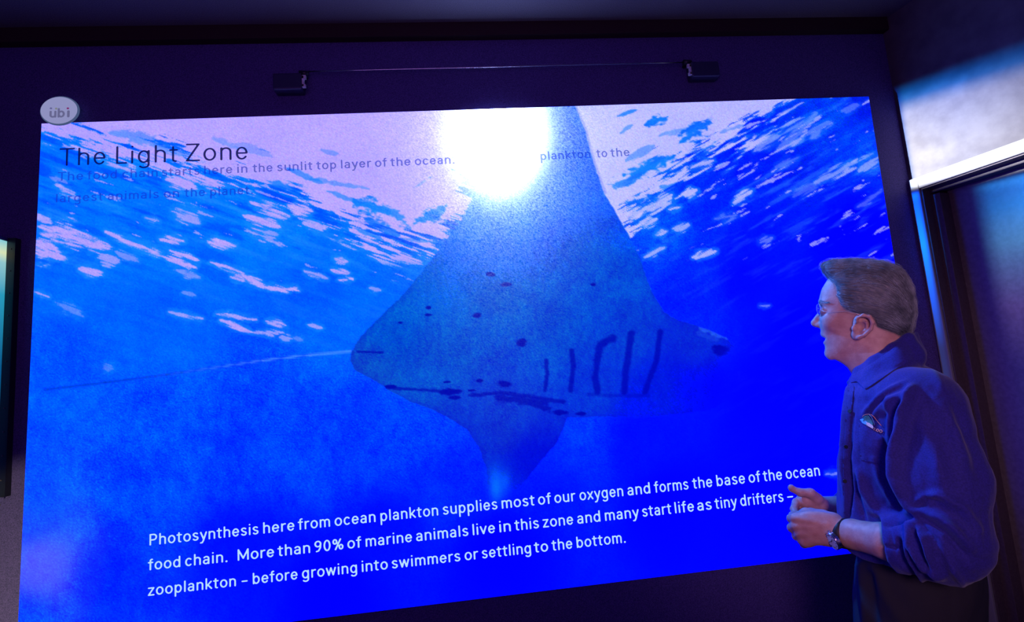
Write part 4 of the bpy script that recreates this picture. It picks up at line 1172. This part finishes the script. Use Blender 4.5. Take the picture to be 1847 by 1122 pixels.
patch('placket', [(1531, 692), (1541, 697), (1537, 730), (1532, 780), (1529, 840), (1529, 925), (1521, 925), (1520, 840), (1523, 780), (1528, 730)], M['shirt'], man, .0015, .0015, 2.5, .001)
pk = patch('chest_pocket', [(1549, 762), (1592, 788), (1590, 838), (1552, 830)], M['shirt'], man, .0015, .0015, 2.5, .0015)
for (x, y) in ((1533, 742), (1526, 806), (1524, 868)):
    d = ray(x, y); h = SB.ray_cast(Vector(CAM), Vector(d).normalized())
    if h[0]:
        g = Geo(); g.disc(h[0] - Vector(d).normalized() * .0045, h[1] if h[1].dot(Vector(d)) < 0 else -h[1], .0045, .0045, .0015, 14); g.build('button', M['black'], man)

# embroidered chest emblem: tapering stripe, dome outlines and three letters
EM = dict(c=emat, a=None)
def cloth(name, col): return mat(name, col, .6)
T1, T2, T3, T4 = cloth('thread_cyan', (.15, .55, .85)), cloth('thread_white', (.85, .85, .85)), cloth('thread_orange', (.95, .38, .22)), cloth('thread_teal', (.05, .35, .40))
rp = lambda x, y: (1520 + x / 9.35, 700 + y / 9.35)
emb = patch('chest_emblem', [rp(*q) for q in ((290, 530), (335, 515), (420, 575), (400, 625), (330, 590))], T1, man, .0035, .001, 1.6)
patch('emblem_stripe', [rp(*q) for q in ((395, 570), (450, 590), (515, 640), (510, 690), (450, 655), (390, 620))], T2, emb, .0035, .001, 1.6)
def stitch(name, pts, r, m, parent):
    out = []
    for (x, y) in pts:
        d = Vector(ray(*rp(x, y))).normalized(); h = SB.ray_cast(Vector(CAM), d)
        if h[0]: out.append(h[0] - d * .0045)
    g = Geo(); g.tube(out, r, 6); return g.build(name, m, parent, True)
stitch('emblem_outline', [(325, 500), (345, 465), (390, 445), (440, 440), (490, 455), (530, 490), (565, 535), (600, 580), (650, 635)], .0006, T3, emb)
stitch('emblem_outline', [(350, 560), (370, 490), (420, 460), (450, 500), (500, 560), (510, 610)], .0006, T4, emb)
stitch('emblem_outline', [(440, 445), (480, 480), (520, 560), (535, 620)], .0005, T1, emb)
patch('emblem_ground', [rp(*q) for q in ((335, 490), (370, 465), (440, 470), (490, 560), (520, 600), (500, 630), (420, 575), (340, 525))], T4, emb, .0030, .0008, 1.6)
ZO = {'Z': [(520, 660), (560, 670), (525, 700), (565, 715)], 'O1': [(585 + 14 * math.cos(t) + 0, 700 + 22 * math.sin(t)) for t in np.linspace(0, 6.283, 14)], 'O2': [(640 + 26 * math.cos(t), 722 + 24 * math.sin(t)) for t in np.linspace(0, 6.283, 14)]}
ZO['Z'] = [(515, 668), (552, 680), (520, 706), (558, 722)]; ZO['O1'] = [(588 + 19 * math.cos(t), 712 + 20 * math.sin(t)) for t in np.linspace(0, 6.283, 14)]; ZO['O2'] = [(643 + 22 * math.cos(t), 728 + 21 * math.sin(t)) for t in np.linspace(0, 6.283, 14)]
for k in ('Z', 'O1', 'O2'): stitch('emblem_letter', ZO[k], .00085, T3, emb)

# ---- trousers, belt, shoes
Tr = Field(np.arange(-.16, .36, .005), seq((.03, .86, .008), (.86, 1.17, .005)), np.arange(-.27, .27, .005))
Tr.loft(HIPS, 0, YAW)
for lg in LEGS: Tr.chain([lg[0], lg[1], (lg[2][0], .075, lg[2][2])], [.100, .078, .066], .04)
V, Q = Tr.mesh(); V = relax(V, Q, 2, .5); Nn = vnormals(V, Q); PXY = to_px(to_world(V))
disp = (fbm(V[:, 0] * 14, V[:, 1] * 9 + V[:, 2] * 7, 4, 3) - .5) * .012
for pl_, h_, wd_ in ([([(1552, 1020), (1556, 1060), (1562, 1130), (1566, 1180)], .008, 7), ([(1580, 1030), (1600, 1080), (1640, 1140)], .005, 12), ([(1572, 1040), (1575, 1090), (1580, 1160)], -.006, 8)]):
    dm = np.full(len(V), 1e9)
    for i in range(len(pl_) - 1): dm = np.minimum(dm, seg(PXY[:, 0], PXY[:, 1], *pl_[i], *pl_[i + 1])[0])
    disp += h_ * np.exp(-(dm / wd_) ** 2) * (Nn[:, 2] > -.2)
V = V + Nn * disp[:, None]
mesh('trousers', to_world(V), Q, M['trousers'], man, True)
for lg in LEGS:
    Sf = Field(np.arange(-.16, .36, .005), np.arange(-.02, .14, .004), np.arange(-.2, .2, .005))
    x = lg[2][0]; wz = lg[2][2]
    Sf.ell((x - .075, .040, wz), (.145, .045, .052), 0); Sf.ell((x + .01, .065, wz), (.062, .055, .050), .03); Sf.ell((x - .15, .03, wz), (.06, .032, .048), .02)
    Sf.F = np.maximum(Sf.F, (.002 - Sf.vs)[None, :, None])
    V, Q = Sf.mesh(); mesh('shoe', to_world(V), Q, M['shoe'], man, True)

bpy.context.view_layer.update(); adopt(man)

# ------------------------------------------------------------------ spectacles
gl_ = empty('eyeglasses', tuple(lw(hq(225, 490))), 'thin rimless glasses with a fine wire arm on the face of the man', 'glasses')
for s in (1, -1):
    c = hq(214, 488, .032 * s)
    g = Geo(); nrm = -UV * .97 + NV * (-.22 * s)
    g.disc(lw(c), nrm, .021, .016, .0016, 28); ln = g.build('lens', M['glass'], gl_)
    g = Geo(); a = Vector(nrm).normalized(); x = a.cross(Vector((0, 0, 1))).normalized(); y_ = a.cross(x)
    g.tube([Vector(lw(c)) + x * (.0212 * math.cos(t)) + y_ * (.0162 * math.sin(t)) for t in np.linspace(0, 6.2832, 29)], .0004, 6, False); g.build('rim', M['wire'], gl_, True)
    g = Geo(); g.tube([lw(hq(222, 486, .053 * s)), lw(hq(250, 500, .066 * s)), lw(hq(290, 511, .071 * s)), lw(hq(425, 500, .079 * s)), lw(hq(520, 520, .084 * s)), lw(hq(600, 545, .080 * s))], .0005, 8)
    g.build('temple_arm', M['wire'], gl_, True)
g = Geo(); g.tube([lw(hq(214, 480, .012)), lw(hq(206, 474, 0)), lw(hq(214, 480, -.012))], .0008, 6); g.build('nose_bridge', M['wire'], gl_, True)
bpy.context.view_layer.update(); adopt(gl_)

# ------------------------------------------------------------------ wristwatch
wc = L(1523, 962.5, .156)
wt = empty('wristwatch', tuple(lw(wc)), 'round silver-faced watch on a dark strap round the left wrist of the man', 'watch')
ax = Vector(L(1600, 977, .205) - L(1522, 963, .155)).normalized()
ex_ = Vector((0, 1, 0)); ex_ = (ex_ - ax * ex_.dot(ax)).normalized(); ez = ax.cross(ex_)
if ez.z < 0: ez = -ez
g = Geo(); n, m_ = 40, 6
for i in range(n):
    t = 2 * math.pi * i / n
    for (da, dr) in ((-.0095, 0), (-.0085, .0022), (.0085, .0022), (.0095, 0), (.0085, -.001), (-.0085, -.001)):
        p = Vector(wc) + ax * da + (ex_ * math.cos(t) + ez * math.sin(t)) * (.0318 + dr); g.v.append(tuple(lw(np.array(p))))
for i in range(n):
    for j in range(m_): g.f.append((i * m_ + j, i * m_ + (j + 1) % m_, ((i + 1) % n) * m_ + (j + 1) % m_, ((i + 1) % n) * m_ + j))
g.build('strap', M['strap'], wt, True)
fn = (ez * .95 - ex_ * .28 - ax * .34).normalized()
fc = Vector(wc) + (ez * .95 - ex_ * .25).normalized() * .0330 - ax * .003
def wl(p): return Vector(lw(np.array(p)))
fnw = (wl(fc + fn) - wl(fc)).normalized()
fcw = wl(fc)
case = Geo(); case.disc(fcw, fnw, .0205, .0205, .0085, 40); cs = case.build('watch_case', M['steel'], wt)
g = Geo(); g.disc(fcw + fnw * .0082, fnw, .0175, .0175, .0010, 36); dl = g.build('dial', M['dial'], wt)
xa = fnw.cross(Vector((0, 0, 1))).normalized(); ya = fnw.cross(xa) * -1
if ya.z < 0: ya = -ya
fz = fcw + fnw * .0096
for i in range(12):
    t = math.pi / 6 * i; d = xa * math.sin(t) + ya * math.cos(t)
    g = Geo(); g.tube([fz + d * .0128, fz + d * .0160], .0006, 6); g.build('hour_mark', M['strap'], dl)
g = Geo(); t = 2.0; d = xa * math.sin(t) + ya * math.cos(t); g.tube([fz - d * .002, fz + d * .0125], .0006, 6); g.build('watch_hand', M['strap'], dl)
g = Geo(); t = -.7; d = xa * math.sin(t) + ya * math.cos(t); g.tube([fz - d * .002, fz + d * .009], .0007, 6); g.build('watch_hand', M['strap'], dl)
g = Geo(); 
g.tube([fcw + fnw * .0082 + (xa * math.cos(q) + ya * math.sin(q)) * .0190 for q in np.linspace(0, 6.2832, 41)], .0016, 8, False); g.build('bezel', M['steel'], wt, True)
g = Geo(); g.tube([fcw + fnw * .004 + ya * .0200, fcw + fnw * .004 + ya * .0240], .0025, 10); g.build('crown', M['steel'], wt, True)
bpy.context.view_layer.update(); adopt(wt)
